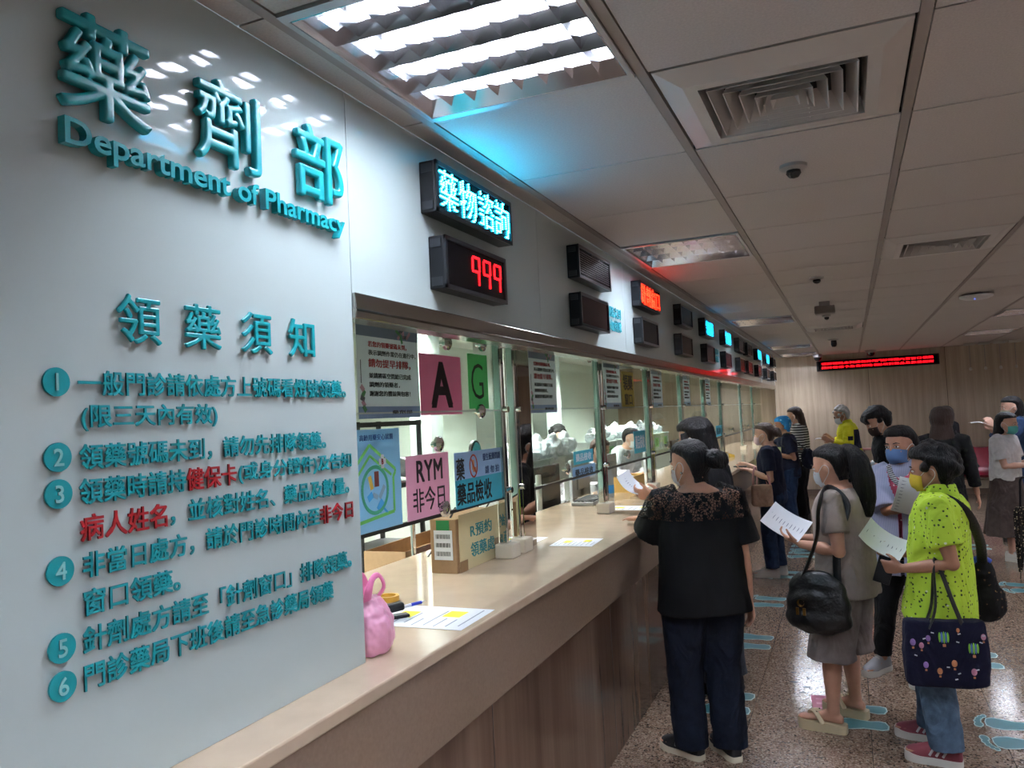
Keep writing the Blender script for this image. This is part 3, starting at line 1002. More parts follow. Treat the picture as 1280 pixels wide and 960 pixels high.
def queue_poster(y0, y1, z0, z1, label):
    t = sheet('poster', label, 'poster', y0, y1, z0, z1, PGREY, 'grey queue posters on the windows')
    w, h = y1 - y0, z1 - z0
    X = 0.0018
    MB().box((X, 0, h * 0.41), (0.0008, w, h * 0.18)).build('header_band', PSLATE, t)
    MB().box((X, 0, -h * 0.44), (0.0008, w, h * 0.12)).build('footer_band', PBLUE, t)
    b = MB()
    for (tx, zz, hh, ww) in (('若您的領藥號碼未到，', 0.245, 0.058, 0.62), ('請勿提早排隊，', 0.055, 0.085, 0.68)):
        put_text(b, tx, (X, -w * 0.33 + w * ww / 2, h * zz), WALL, w * ww, h * hh, 0.0008, 0.022)
    b.build('red_lettering', INKR, t, label='red lettering')
    b = MB()
    for (tx, zz, hh, ww) in (('表示調劑作業仍在進行中，', 0.16, 0.055, 0.78), ('並請將區空間給已完成', -0.07, 0.055, 0.68), ('調劑的領藥者，', -0.16, 0.055, 0.48), ('謝謝您的體諒與包容！', -0.25, 0.055, 0.66)):
        put_text(b, tx, (X, -w * 0.33 + w * ww / 2, h * zz), WALL, w * ww, h * hh, 0.0008, 0.016)
    put_text(b, '藥劑部', (X + 0.0006, w * 0.18, -h * 0.44), WALL, w * 0.34, h * 0.04, 0.0006, 0.01)
    b.build('black_lettering', INK, t, label='black lettering')
    b = MB()
    rnd = random.Random(3)
    for k in range(7):
        a = rnd.uniform(0, pi)
        cy, cz = w * (0.0 + 0.33 * rnd.random()), h * (0.33 + 0.1 * rnd.random())
        b.box((X + 0.0006, cy, cz), (0.0006, w * 0.09, h * 0.035), k % 3, Matrix.Rotation(a, 3, 'X'))
    for k in range(5):
        b.box((X + 0.0006, -w * 0.44 + w * 0.03 * rnd.random(), -h * (0.2 + 0.05 * k)), (0.0006, w * 0.06, h * 0.05), k % 3, Matrix.Rotation(rnd.uniform(0, pi), 3, 'X'))
    b.tube([(X, -w * 0.45, h * 0.08), (X, -w * 0.45, -h * 0.15)], 0.0016, 6, 2)
    b.build('illustration', [MM('ill_pink', 'B58A98', 0.5), MM('ill_green', '4E8C5A', 0.5), MM('ill_grey', '4A5058', 0.5)], t)
    return t
queue_poster(2.10, 2.49, 1.72, 2.052, 'grey queue notice poster at top left of the first window beside the pink sheet')
queue_poster(3.57, 3.95, 1.72, 2.055, 'grey queue notice poster on the second window, right of the mirror column')
queue_poster(4.84, 5.24, 1.73, 2.06, 'grey queue notice poster at the left of the third window')
queue_poster(6.16, 6.55, 1.73, 2.06, 'shaded grey queue notice poster on the fourth window')
queue_poster(7.45, 7.80, 1.74, 2.05, 'small far grey queue notice poster on the fifth window')
queue_poster(8.68, 9.03, 1.74, 2.05, 'smallest far grey queue notice poster, on the sixth window')

t = sheet('letter_sheet', 'pink sheet with a big black letter A on the first window', 'sign', 2.495, 2.83, 1.726, 1.957, PINK)
b = MB(); put_text(b, 'A', (0.0018, 0, 0), WALL, 0.16, 0.165, 0.0008, 0.03); b.build('letter', INK, t)
t = sheet('letter_sheet', 'green sheet with an outlined black letter G on the first window', 'sign', 2.895, 3.085, 1.747, 1.978, GREEN)
b = MB()
put_text(b, 'G', (0.0018, -0.01, 0), WALL, 0.115, 0.15, 0.0008, -0.012)
b.build('letter', INK, t)
t = sheet('letter_sheet', 'pale pink sheet lettered RYM in black at the bottom of the first window', 'sign', 2.372, 2.69, 1.347, 1.582, PINK2)
b = MB(); put_text(b, 'RYM', (0.0018, 0.01, 0.058), WALL, 0.19, 0.075, 0.0008, 0.02, space=1.06)
put_text(b, '非今日', (0.0018, 0.0, -0.045), WALL, 0.235, 0.085, 0.0008, 0.008); b.build('lettering', INK, t)
# house poster
t = sheet('poster', 'light blue poster with a green house outline and medicines, bottom left of the first window', 'poster', 2.075, 2.338, 1.347, 1.685, SKYB)
def band(b, pts, w, X, mi=0):
    for p, q in zip(pts, pts[1:]):
        p, q = Vector((p[0], p[1])), Vector((q[0], q[1]))
        d = (q - p).normalized(); n = Vector((-d.y, d.x)) * w / 2
        b.prism([(p + n)[:], (q + n)[:], (q - n)[:], (p - n)[:]], 0, 0.0008, ((X, 0, 0), (0, 1, 0), (0, 0, 1), (1, 0, 0)), mi)
b = MB()
band(b, [(-0.128, 0.06), (-0.055, 0.118), (0.095, 0.03), (0.095, 0.02), (0.082, 0.005), (0.082, -0.112), (-0.13, -0.128)], 0.011, 0.0016)
band(b, [(-0.128, 0.022), (-0.055, 0.083), (0.07, 0.012)], 0.009, 0.0016)
band(b, [(0.075 * cos(a) - 0.03, 0.075 * sin(a) - 0.03) for a in [2 * pi * k / 40 for k in range(41)]], 0.012, 0.0018, 1)
b.build('house_outline', [LEAFG, MM('teal_green', '3F9E77', 0.5)], t)
b = MB()
put_text(b, '高齡用藥安心就醫', (0.0016, -0.01, 0.142), WALL, 0.2, 0.02, 0.0006, 0.01)
b.build('title', MM('ink_navy', '2A4A86', 0.5), t)
b = MB()
for (yy, zz, w, h, a, c) in ((-0.02, 0.005, 0.026, 0.05, 0, 0), (-0.055, -0.005, 0.018, 0.045, 0.3, 1), (-0.06, -0.05, 0.03, 0.022, 0.5, 2), (0.0, -0.085, 0.04, 0.03, 0.8, 2), (0.01, -0.04, 0.016, 0.05, -0.7, 3), (0.03, -0.105, 0.008, 0.03, 0.9, 2), (-0.03, -0.05, 0.03, 0.016, -0.4, 3)):
    b.box((0.002, yy, zz), (0.0008, w, h), c, Matrix.Rotation(a, 3, 'X'))
b.build('medicines', [MM('bottle_brown', '7A3B34', 0.5), MM('pill_yellow', 'D8B24A', 0.5), MM('pill_blue', '3F9FDC', 0.5), MM('ill_greyblue', '8FA6BC', 0.5)], t)
b = MB(); b.box((0.0022, 0.018, 0.06), (0.001, 0.018, 0.046), 0); b.box((0.0022, 0.018, 0.06), (0.001, 0.042, 0.02), 0)
b.build('white_cross', PAPER, t)
b = MB(); put_text(b, 'B', (0.0028, 0.018, 0.06), WALL, 0.010, 0.018, 0.0005, 0.02); b.build('cross_letter', INKR, t)
# blue banner
t = sheet('banner', 'blue and teal medicine check banner at the lower right of the first window', 'sign', 2.74, 3.185, 1.348, 1.572, MM('banner_blue', '8FB4DC', 0.5))
MB().box((0.0014, 0, -0.055), (0.0008, 0.445, 0.114)).build('lower_band', TEALB, t)
b = MB(); put_text(b, '藥', (0.002, -0.175, 0.045), WALL, 0.07, 0.085, 0.0008, 0.012); put_text(b, '藥品檢收', (0.0022, -0.05, -0.055), WALL, 0.32, 0.085, 0.0008, 0.015)
b.build('black_lettering', INK, t)
b = MB(); put_text(b, '發生配藥問題', (0.002, 0.125, 0.08), WALL, 0.18, 0.03, 0.0006, 0.012); put_text(b, '請 勿 拍', (0.002, 0.125, 0.025), WALL, 0.14, 0.032, 0.0006, 0.012)
b.build('blue_lettering', MM('ink_navy', '2A4A86', 0.5), t)
b = MB()
band(b, [(0.034 * cos(a) - 0.055, 0.045 * sin(a) + 0.05) for a in [2 * pi * k / 30 for k in range(31)]], 0.007, 0.0018)
band(b, [(-0.078, 0.082), (-0.032, 0.018)], 0.007, 0.0018)
b.build('no_entry_ring', MM('ring_red', 'B8442E', 0.5), t)
b = MB().box((0.0014, -0.058, 0.055), (0.0008, 0.02, 0.04)); b.box((0.0014, -0.045, 0.035), (0.0008, 0.03, 0.02)); b.build('ring_picture', MM('ring_orange', 'CF8A58', 0.5), t)
# small teal labels on the other panes
k = 0
for (yc, zc, w, h, lb) in ((4.36, 1.455, 0.36, 0.075, 'teal label strip, upper of two on the second window'), (4.36, 1.37, 0.42, 0.07, 'blue label strip, lower of two on the second window'),
                           (5.70, 1.48, 0.34, 0.16, 'teal label on the right half of the third window'), (9.50, 1.43, 0.4, 0.13, 'far teal label on the sixth window')):
    t = sheet('window_label', lb, 'sign', yc - w / 2, yc + w / 2, zc - h / 2, zc + h / 2, TEALB if k != 1 else MM('label_blue', '7FA8D0', 0.5), 'small labels on the glass')
    b = MB(); put_text(b, '藥品檢收', (0.0016, 0, 0), WALL, w * 0.8, h * 0.6, 0.0006, 0.012); b.build('lettering', INK if k % 2 else PAPER, t)
    k += 1

# ------------------------------------------------------------------ on the counter
# carton with the cream card
t = thing('carton', 'brown carton with a cream handwritten card taped to it on the counter', 'box', (-0.355, 3.03, 1.08), 0)
CARD = mat('cardboard', '9A7B5A', 0.8, var=0.06, vscale=40)
MB().box((0, 0, 0.11), (0.12, 0.41, 0.22)).build('box', CARD, t, bevel=0.003)
MB().box((0.063, 0.008, 0.118), (0.003, 0.385, 0.232)).build('card', MM('cream_card', 'DACDA0', 0.7), t, label='cream card')
b = MB(); put_text(b, 'R預約', (0.0652, 0.02, 0.155), WALL, 0.21, 0.055, 0.0006, 0.014); put_text(b, '領藥處', (0.0652, 0.03, 0.075), WALL, 0.235, 0.06, 0.0006, 0.012)
b.build('teal_lettering', TEALN, t)
b = MB(); b.box((0.0655, 0.17, 0.06), (0.001, 0.04, 0.055)); b.box((0.0655, -0.155, 0.02), (0.001, 0.07, 0.05)); b.build('brown_tape', MM('packing_tape', '8A6D48', 0.3), t)
MB().box((0.0, -0.2062, 0.19), (0.06, 0.0015, 0.05)).build('green_tape', MM('green_tape', '1E7A3E', 0.4), t, label='green tape')
b = MB().box((0.0, -0.2065, 0.115), (0.085, 0.001, 0.12)); b.build('shipping_label', PAPER, t)
b = MB()
for zz in (0.15, 0.115, 0.08):
    for q in range(14):
        b.box((-0.032 + q * 0.0048, -0.2072, zz), (0.0025 if q % 3 else 0.0012, 0.0006, 0.018))
b.build('bars', INK, t)

# form sheets lying on the counter
HL = mat('yellow_highlight', 'E8DC3A', 0.6)
def form(y, x, w, l, rz, label, loc_z=1.0806):
    t = thing('form_sheet', label, 'paper', (x, y, loc_z), rz, 'printed forms lying on the counter')
    MB().box((0, 0, 0.0005), (w, l, 0.0008)).build('sheet', PAPER, t)
    b = MB(); rnd = random.Random(int(y * 100))
    for q in range(9):
        ln = rnd.uniform(0.3, 0.8) * l
        b.box((-w * 0.42 + w * 0.105 * q, -l * 0.42 + ln / 2 + rnd.uniform(0, 0.1) * l, 0.0012), (w * 0.014, ln, 0.0004))
    b.build('print', MM('print_grey', '8C92A0', 0.6), t)
    b = MB(); b.box((-w * 0.22, l * 0.05, 0.0014), (w * 0.17, l * 0.3, 0.0004)); b.box((w * 0.22, l * 0.17, 0.0014), (w * 0.17, l * 0.28, 0.0004))
    b.build('highlight', HL, t, label='yellow highlight')
    return t
form(2.19, -0.075, 0.36, 0.25, 0.02, 'white printed form with yellow highlights under the pen, near the pink bag')
form(3.63, -0.06, 0.21, 0.23, 0.05, 'white printed form with yellow highlights lying before the second window')
form(3.66, -0.36, 0.2, 0.2, -0.04, 'white printed form half under the second window, by the mirror column')
form(4.97, -0.14, 0.36, 0.22, 0.0, 'white printed form beside the hand of the woman in black')
t = thing('pen', 'blue ballpoint pen lying on the nearest printed form', 'pen', (-0.20, 2.29, 1.0875), 1.2)
MB().tube([(-0.07, 0, 0), (0.005, 0, 0)], 0.0052, 12).build('barrel', MM('pen_white', 'D0D0D8', 0.3), t, True)
MB().tube([(0.005, 0, 0), (0.05, 0, 0)], 0.0056, 12).build('grip', MM('pen_blue', '1A2E9A', 0.3), t, True)
MB().tube([(0.05, 0, 0), (0.072, 0, 0)], [0.005, 0.001], 12).build('tip', STAND, t, True)
t = thing('stapler', 'small black stapler behind the pink plastic bag', 'stapler', (-0.19, 2.12, 1.08), 0.9)
MB().box((0, 0, 0.006), (0.16, 0.035, 0.012)).build('base', LBOX, t, bevel=0.004)
MB().box((-0.01, 0, 0.032), (0.15, 0.034, 0.026), rot=Matrix.Rotation(-0.08, 3, 'Y')).build('arm', LBOX, t, bevel=0.008)
t = thing('tape_roll', 'small amber sticky tape roll behind the pen', 'tape', (-0.33, 2.36, 1.0805))
MB().rings([[Vector((r * cos(a), r * sin(a), z)) for a in [2 * pi * q / 28 for q in range(28)]] for r, z in ((0.04, 0), (0.04, 0.018), (0.028, 0.018), (0.028, 0))], closed=True).build('roll', MM('amber_tape', 'C99A3A', 0.3), t, True)


# ------------------------------------------------------------------ remeshed solids and figures
def solid(mb, name, m, parent=None, label=None, **k):
    me = remesh(mb, **k)
    me.materials.clear()
    for x in (m if isinstance(m, (list, tuple)) else [m]):
        me.materials.append(x)
    me.name = name
    return link(name, me, parent, label)

def ik(a, c, l1, l2, pole):
    d = c - a
    L = min(d.length, (l1 + l2) * 0.999)
    d = d.normalized()
    c = a + d * L
    x = (l1 * l1 - l2 * l2 + L * L) / (2 * L)
    h = sqrt(max(l1 * l1 - x * x, 0))
    p = Vector(pole)
    p = p - d * p.dot(d)
    p = p.normalized() if p.length > 1e-6 else Vector((0, -1, 0))
    return a + d * x + p * h, c

def ring_at(c, X, Y, a, b, n=20, e=2.4):
    out = []
    for k in range(n):
        t = 2 * pi * k / n
        cx, sy = cos(t), sin(t)
        out.append(c + X * (math.copysign(abs(cx) ** (2 / e), cx) * a) + Y * (math.copysign(abs(sy) ** (2 / e), sy) * b))
    return out

SKIN = mat('skin', 'BE8D74', 0.5, var=0.05, vscale=30)
SKIN2 = mat('skin_tan', 'A8775E', 0.5, var=0.05, vscale=30)
SKIN3 = mat('skin_pale', 'C99C86', 0.5, var=0.05, vscale=30)
HAIR = mat('hair_black', '110E10', 0.5, spec=0.3, bump=0.9, bscale=160, stretch=(1, 1, 0.06))
HAIRB = mat('hair_brown', '3D2A24', 0.5, spec=0.3, bump=0.9, bscale=160, stretch=(1, 1, 0.06))
HAIRG = mat('hair_grey', '9C9894', 0.5, bump=0.4, bscale=160, stretch=(1, 1, 0.1))
EYE = mat('eye_dark', '1A1210', 0.15)
EYEW = mat('eye_white', 'CFC8C2', 0.3)

def hand(mb, wr, d, n, side, s=1.0, curl=0.5, spread=0.12, thumb=0.6):
    """palm, four unequal bent fingers and a thumb; d fingers' direction, n palm normal, side = towards the thumb"""
    d = Vector(d).normalized()
    n = Vector(n)
    n = (n - d * n.dot(d)).normalized()
    t = d.cross(n)
    t = t if t.dot(Vector(side)) > 0 else -t
    P = 0.088 * s
    rs = []
    for u, hw, hd in ((-0.01, 0.021, 0.017), (0.15, 0.027, 0.0145), (0.55, 0.038, 0.013), (1.0, 0.041, 0.0115)):
        rs.append(ring_at(wr + d * (P * u), t, n, hw * s, hd * s, 14, 2.6))
    mb.rings(rs)
    for k, (off, L, r) in enumerate(((0.0295, 0.066, 0.0083), (0.0098, 0.074, 0.0085), (-0.0098, 0.069, 0.0081), (-0.029, 0.054, 0.0072))):
        p = wr + d * (P * (0.93 if k != 3 else 0.86)) + t * (off * s)
        dd = (d + t * (spread * (1.5 - k) / 1.5)).normalized()
        pts, rad = [p - dd * 0.015 * s, p], [r * s, r * s]
        ang = 0.0
        for q, fr in enumerate((0.44, 0.31, 0.25)):
            ang += curl * (0.55 + 0.28 * q)
            v = dd * cos(ang) + n * sin(ang)
            p = p + v * (L * fr * s)
            pts.append(p)
            rad.append(r * s * (0.95, 0.86, 0.72)[q])
        mb.tube(pts, rad, 9)
        mb.ell(pts[-1], rad[-1], 8, 6)
    p = wr + d * (P * 0.22) + t * 0.02 * s
    v0 = (t * 0.8 + d * 0.62 + n * 0.25).normalized()
    v1 = (t * (0.8 - thumb) + d * 0.85 + n * (0.2 + 0.5 * curl)).normalized()
    v2 = (t * (0.5 - thumb) + d * 0.85 + n * (0.3 + 0.6 * curl)).normalized()
    a, b, c = p + v0 * 0.036 * s, p + v0 * 0.036 * s + v1 * 0.03 * s, p + v0 * 0.036 * s + v1 * 0.03 * s + v2 * 0.024 * s
    mb.tube([p, a, b, c], [0.0135 * s, 0.0108 * s, 0.0095 * s, 0.007 * s], 9)
    mb.ell(c, 0.007 * s, 8, 6)

HEADR = [(0.0, .12, .345, .10), (.07, .2, .395, 0), (.18, .265, .41, -.17), (.33, .31, .405, -.34), (.48, .338, .405, -.43), (.63, .352, .415, -.47), (.78, .335, .385, -.45), (.9, .26, .29, -.35), (.97, .15, .15, -.22), (1.0, .05, .0, -.1)]

def head_frame(J, hh, yaw, pitch, roll=0.0):
    R = Matrix.Rotation(yaw, 3, 'Z') @ Matrix.Rotation(-pitch, 3, 'X') @ Matrix.Rotation(roll, 3, 'Y')
    piv = Vector((0, -0.10 * hh, 0.20 * hh))
    return lambda p: J['headpiv'] + R @ (Vector(p) * hh - piv), R

def person(name, label, loc, face, H=1.58, fat=1.0, lean=0.0, twist=0.0, head=(0, 0, 0), feet=None, arms=None, skin=None,
           top=None, bottom=None, shoes=None, hair=None, mask=None, vox=0.0075, extra=None, glasses=False, hips_y=0.0, seed=1, neckz=0.0):
    skin = skin or SKIN
    rz = atan2(-face[0], face[1])
    root = thing(name, label, 'person', (loc[0], loc[1], 0), rz)
    RZ = Matrix.Rotation(-rz, 3, 'Z')
    L = lambda w: RZ @ (Vector(w) - Vector((loc[0], loc[1], 0)))
    s = H / 1.6
    J = {}
    hip = Vector((0, hips_y, .515 * H))
    up = Vector((0, sin(lean), cos(lean)))
    neck = hip + up * (.325 * H)
    ct_, st_ = cos(twist), sin(twist)
    SX = Vector((ct_, st_, 0))                     # shoulder axis
    sy = SX.cross(up) * -1
    for q, sg in (('R', 1), ('L', -1)):
        J['sh' + q] = neck + SX * (sg * .108 * H * (0.85 + 0.15 * fat)) - up * (.03 * H)
        J['hip' + q] = hip + Vector((sg * .052 * H * fat, 0, -.005 * H))
    J['neck'], J['hip'], J['up'] = neck, hip, up
    J['headpiv'] = neck + up * (.038 * H + neckz) + Vector((0, .012 * H, 0))
    hh = .136 * H
    hp, HR = head_frame(J, hh, *head)
    # ---------------- body
    b = MB()
    def torso(mb, prof, m=0.0, n=22, e=2.5, wmin=0.0):
        rs = []
        for t, hw, hd, yo in prof:
            w = min(max(t, 0), 1)
            X = (Vector((1, 0, 0)) * (1 - w) + SX * w).normalized()
            Y = up.cross(X) * 1.0
            c = hip + up * (.325 * H * t) + Y * (yo * H)
            rs.append(ring_at(c, X, Y, max(hw * fat, wmin) * H + m, hd * fat * H + m, n, e))
        mb.rings(rs)
    BODY = [(-.16, .07, .055, 0), (-.05, .098, .068, -.006), (.1, .1, .068, -.008), (.35, .083, .058, 0), (.55, .086, .062, .003), (.75, .095, .066, .004), (.9, .098, .055, 0), (1.0, .05, .04, 0), (1.03, .035, .034, .002)]
    torso(b, BODY)
    b.tube([neck - up * .02 * H, J['headpiv'] + Vector((0, 0, .03 * H))], [.034 * H, .031 * H], 14)
    b.rings([[hp((cos(2 * pi * k / 22) * w, (f + bk) / 2 + sin(2 * pi * k / 22) * (f - bk) / 2, z)) for k in range(22)] for z, w, f, bk in HEADR])
    b.ell(hp((0, .435, .40)), (.045 * hh, .07 * hh, .06 * hh), 10, 8, rot=HR)
    b.tube([hp((0, .40, .53)), hp((0, .455, .41))], [.03 * hh, .045 * hh], 8)
    for sg in (-1, 1):
        b.ell(hp((sg * .36, -.06, .44)), (.03 * hh, .075 * hh, .13 * hh), 10, 8, rot=HR @ Matrix.Rotation(-0.15, 3, 'X'))
        b.ell(hp((sg * .15, .375, .535)), (.10 * hh, .05 * hh, .03 * hh), 10, 6, rot=HR)
        b.ell(hp((sg * .17, .33, .33)), (.1 * hh, .06 * hh, .09 * hh), 10, 6, rot=HR)
    b.ell(hp((0, .405, .205)), (.1 * hh, .03 * hh, .025 * hh), 10, 6, rot=HR)
    b.ell(hp((0, .395, .165)), (.085 * hh, .03 * hh, .025 * hh), 10, 6, rot=HR)
    arms = arms or {}
    L1, L2 = .178 * H, .15 * H
    for q, sg in (('R', 1), ('L', -1)):
        a = arms.get(q, {})
        S0 = J['sh' + q]
        w = L(a['w']) if 'w' in a else Vector(a.get('l', (sg * .16 * H, .03, .47 * H)))
        el, w = ik(S0, w, L1, L2, a.get('pole', (sg * .5, -1, -.4)))
        J['el' + q], J['wr' + q] = el, w
        af = 0.5 + 0.5 * fat
        b.tube([S0 - SX * (sg * .02 * H), S0, S0.lerp(el, .5), el, el.lerp(w, .35), w], [.03 * H * af, .031 * H * af, .027 * H * af, .0215 * H * af, .0215 * H * af, .0145 * H], 14)
        b.ell(el, .0215 * H * af, 10, 8)
        d = Vector(a['dir']) if 'dir' in a else (w - el)
        if 'wdir' in a:
            d = RZ @ Vector(a['wdir'])
        n = Vector(a.get('n', (-sg, 0, 0)))
        if 'wn' in a:
            n = RZ @ Vector(a['wn'])
        hand(b, w, d, n, Vector(a.get('side', (0, 1, 0))), s * a.get('hs', 1.0), a.get('curl', .35), a.get('spread', .1), a.get('thumb', .6))
        J['hand' + q] = w + d.normalized() * .07 * s
    feet = feet or {'R': (.075, 0.0, -.1), 'L': (-.075, 0.0, .1)}
    for q, sg in (('R', 1), ('L', -1)):
        fx, fy, fa = feet[q][:3]
        fz = feet[q][3] if len(feet[q]) > 3 else 0.0
        heel = shoes.get('sole', 0.02) if shoes else 0.0
        ank = Vector((fx, fy, .045 * H + heel * .6 + fz))
        T1 = T2 = (ank - J['hip' + q]).length * .5 * 1.004
        kn, an2 = ik(J['hip' + q], ank, T1, T2, (sin(-fa) * .6, 1, 0))
        J['kn' + q], J['an' + q] = kn, ank
        b.tube([J['hip' + q] + Vector((0, 0, .02 * H)), J['hip' + q].lerp(kn, .4), kn, kn.lerp(ank, .33), ank.lerp(kn, .15), ank], [.056 * H * fat, .05 * H * fat, .033 * H, .033 * H, .021 * H, .021 * H], 16)
        b.ell(kn, .033 * H, 10, 8)
        Rf = Matrix.Rotation(fa, 3, 'Z')
        rs = []
        for u, hw, zt in ((-.05, .02, .04), (-.02, .03, .06), (.03, .032, .075), (.08, .038, .05), (.13, .043, .034), (.165, .04, .026), (.19, .026, .02)):
            c = Vector((fx, fy, fz + heel)) + Rf @ Vector((0, u * s, 0))
            rs.append([c + Rf @ Vector((hw * s * cos(2 * pi * k / 14), 0, zt * s * (.5 + .5 * sin(2 * pi * k / 14)))) for k in range(14)])
        b.rings(rs)
    bod = solid(b, 'body', skin, root, vox=vox * 0.85, smooth=3)
    # ---------------- eyes, brows
    e = MB(); ew = MB(); br = MB()
    for sg in (-1, 1):
        ew.ell(hp((sg * .148, .375, .485)), (.062 * hh, .04 * hh, .026 * hh), 12, 8, rot=HR)
        e.ell(hp((sg * .148, .402, .485)), (.026 * hh, .02 * hh, .026 * hh), 10, 8, rot=HR)
        br.tube([hp((sg * .07, .43, .575)), hp((sg * .16, .425, .6)), hp((sg * .245, .37, .575))], [.012 * hh, .016 * hh, .008 * hh], 6)
    if not (hair or {}).get('noface'):
        ew.build('eye_whites', EYEW, root, True)
        e.build('irises', EYE, root, True)
        br.build('eyebrows', (hair or {}).get('m', HAIR), root, True)
    # ---------------- top
    def arm_path(q, frac):
        S0, el, w = J['sh' + q], J['el' + q], J['wr' + q]
        l1, l2 = (el - S0).length, (w - el).length
        tot = (l1 + l2) * frac
        if tot <= l1:
            return [S0, S0.lerp(el, .5 * tot / l1), S0.lerp(el, tot / l1)]
        return [S0, S0.lerp(el, .5), el, el.lerp(w, .5 * (tot - l1) / l2), el.lerp(w, (tot - l1) / l2)]
    def make_top(o, nm='top'):
        mb = MB()
        m = o.get('m', .012)
        hz = (o.get('hem', .5) * H - hip.z) / (.325 * H)
        fl = o.get('flare', 0.0)
        pr = [(hz, .1 + fl, .074 + fl * .8, -.004), (min(hz + .25, .3), .1 + fl * .6, .073 + fl * .5, -.003), (.4, o.get('waist', .092) + fl * .3, .07 + fl * .2, 0), (.6, o.get('waist', .092) + .002, .07, .002), (.76, .099, .071, .004), (.89, .1, .06, 0), (.965, .072, .048, 0), (o.get('neck', 1.0), .048, .042, .001)]
        pr = [p for i, p in enumerate(pr) if i == 0 or p[0] > pr[0][0] + .03]
        torso(mb, pr, m, wmin=o.get('wmin', 0))
        for q in ('R', 'L'):
            P = arm_path(q, o.get('sleeve', .4))
            r0, r1 = o.get('sr', (.04, .042))
            k = len(P)
            sg = 1 if q == 'R' else -1
            mb.tube([P[0] - SX * (sg * .035 * H)] + P, [r0 * H] + [(r0 + (r1 - r0) * i / (k - 1)) * H for i in range(k)], 16)
        return solid(mb, nm, o['mat'], root, vox=vox, smooth=o.get('smooth', 3), amp=o.get('amp', .0065), freq=o.get('freq', 11), seed=seed, stretch=(1, 1, .55), post=o.get('post'))
    tops = top if isinstance(top, list) else [top] if top else []
    for o in tops:
        ob_ = make_top(o, o.get('name', 'shirt'))
        if o.get('collar'):
            Y = up.cross(SX)
            cb = MB()
            rs = []
            for z, a, d in ((-.004, .049, .044), (.026, .041, .041), (.034, .042, .042), (.030, .045, .045), (-.012, .064, .060), (-.016, .062, .058), (-.004, .049, .044)):
                rs.append([neck + up * ((z - .028 * max(0, sin(2 * pi * k / 28)) ** 2) * H) + SX * (cos(2 * pi * k / 28) * a * H) + Y * ((sin(2 * pi * k / 28) * d + .004 + .012 * max(0, sin(2 * pi * k / 28)) ** 2) * H) for k in range(28)])
            cb.rings(rs, cap=False)
            cb.build('collar', o['mat'], ob_, 60)
    # ---------------- bottom
    if bottom:
        o = bottom
        mb = MB()
        if o['kind'] == 'skirt':
            z0 = o['hem'] * H
            wz = .56 * H
            rs = []
            n = 40
            for f in (0, .2, .45, .7, 1):
                z = wz + (z0 - wz) * f
                a = (.108 + (o.get('flare', .05)) * f) * H * fat
                d = (.084 + (o.get('flare', .05)) * f) * H * fat
                rs.append([Vector((cos(2 * pi * k / n) * a * (1 + .06 * f * sin(9 * 2 * pi * k / n)), hips_y - .004 + sin(2 * pi * k / n) * d * (1 + .06 * f * sin(9 * 2 * pi * k / n)), z)) for k in range(n)])
            mb.rings(rs)
            solid(mb, 'skirt', o['mat'], root, vox=vox, smooth=2, amp=.003, freq=10, seed=seed)
        else:
            m = o.get('m', .01)
            torso(mb, [(-.14, .085, .068, -.004), (-.04, .1, .074, -.008), (.1, .099, .072, -.008), (.2, .093, .066, -.004)], m)
            th, kn_, hm = o.get('r', (.064, .047, .043))
            hem = o.get('hem', .05)
            for q, sg in (('R', 1), ('L', -1)):
                h0, k0, a0 = J['hip' + q], J['kn' + q], J['an' + q]
                tz = hem * H
                if tz < k0.z:
                    f = (k0.z - tz) / max(k0.z - a0.z, 1e-3)
                    end = k0 + (a0 - k0) * f
                    pts = [h0 + Vector((0, 0, .03 * H)), h0.lerp(k0, .35), h0.lerp(k0, .7), k0, k0.lerp(end, .5), end]
                    rr = [th * .92, th, (th + kn_) / 2, kn_, (kn_ + hm) / 2, hm]
                else:
                    f = (h0.z - tz) / (h0.z - k0.z)
                    end = h0.lerp(k0, f)
                    pts = [h0 + Vector((0, 0, .03 * H)), h0.lerp(end, .5), end]
                    rr = [th * .92, th, hm]
                mb.tube(pts, [r * H * (0.5 + 0.5 * fat) for r in rr], 18)
            solid(mb, o.get('name', 'trousers'), o['mat'], root, vox=vox, smooth=3, amp=o.get('amp', .0055), freq=13, seed=seed + 5, stretch=(1, 1, .9))
    # ---------------- shoes
    if shoes:
        for q, sg in (('R', 1), ('L', -1)):
            fx, fy, fa = feet[q][:3]
            fz = feet[q][3] if len(feet[q]) > 3 else 0.0
            make_shoe(root, Vector((fx, fy, fz)), fa, s, shoes, sg)
    # ---------------- hair
    if hair:
        make_hair(root, hair, hp, HR, hh, H, seed, vox)
    if mask is not None:
        make_mask(root, mask, hp, hh)
    if glasses:
        g_ = MB()
        for sg in (-1, 1):
            g_.tube([hp((sg * .16 + .1 * cos(a), .445, .475 + .075 * sin(a))) for a in [2 * pi * k / 16 for k in range(17)]], .009 * hh, 6)
            g_.tube([hp((sg * .26, .43, .5)), hp((sg * .37, .1, .5)), hp((sg * .37, -.08, .47))], .009 * hh, 6)
        g_.tube([hp((-.06, .45, .49)), hp((.06, .45, .49))], .009 * hh, 6)
        g_.build('glasses', EYE, root, True)
    W = lambda p: root_matrix(loc, rz) @ Vector(p)
    JW = {k: (W(v) if isinstance(v, Vector) and k != 'up' else v) for k, v in J.items()}
    return root, JW, (lambda p: W(hp(p))), rz

def root_matrix(loc, rz):
    return Matrix.Translation((loc[0], loc[1], 0)) @ Matrix.Rotation(rz, 4, 'Z')

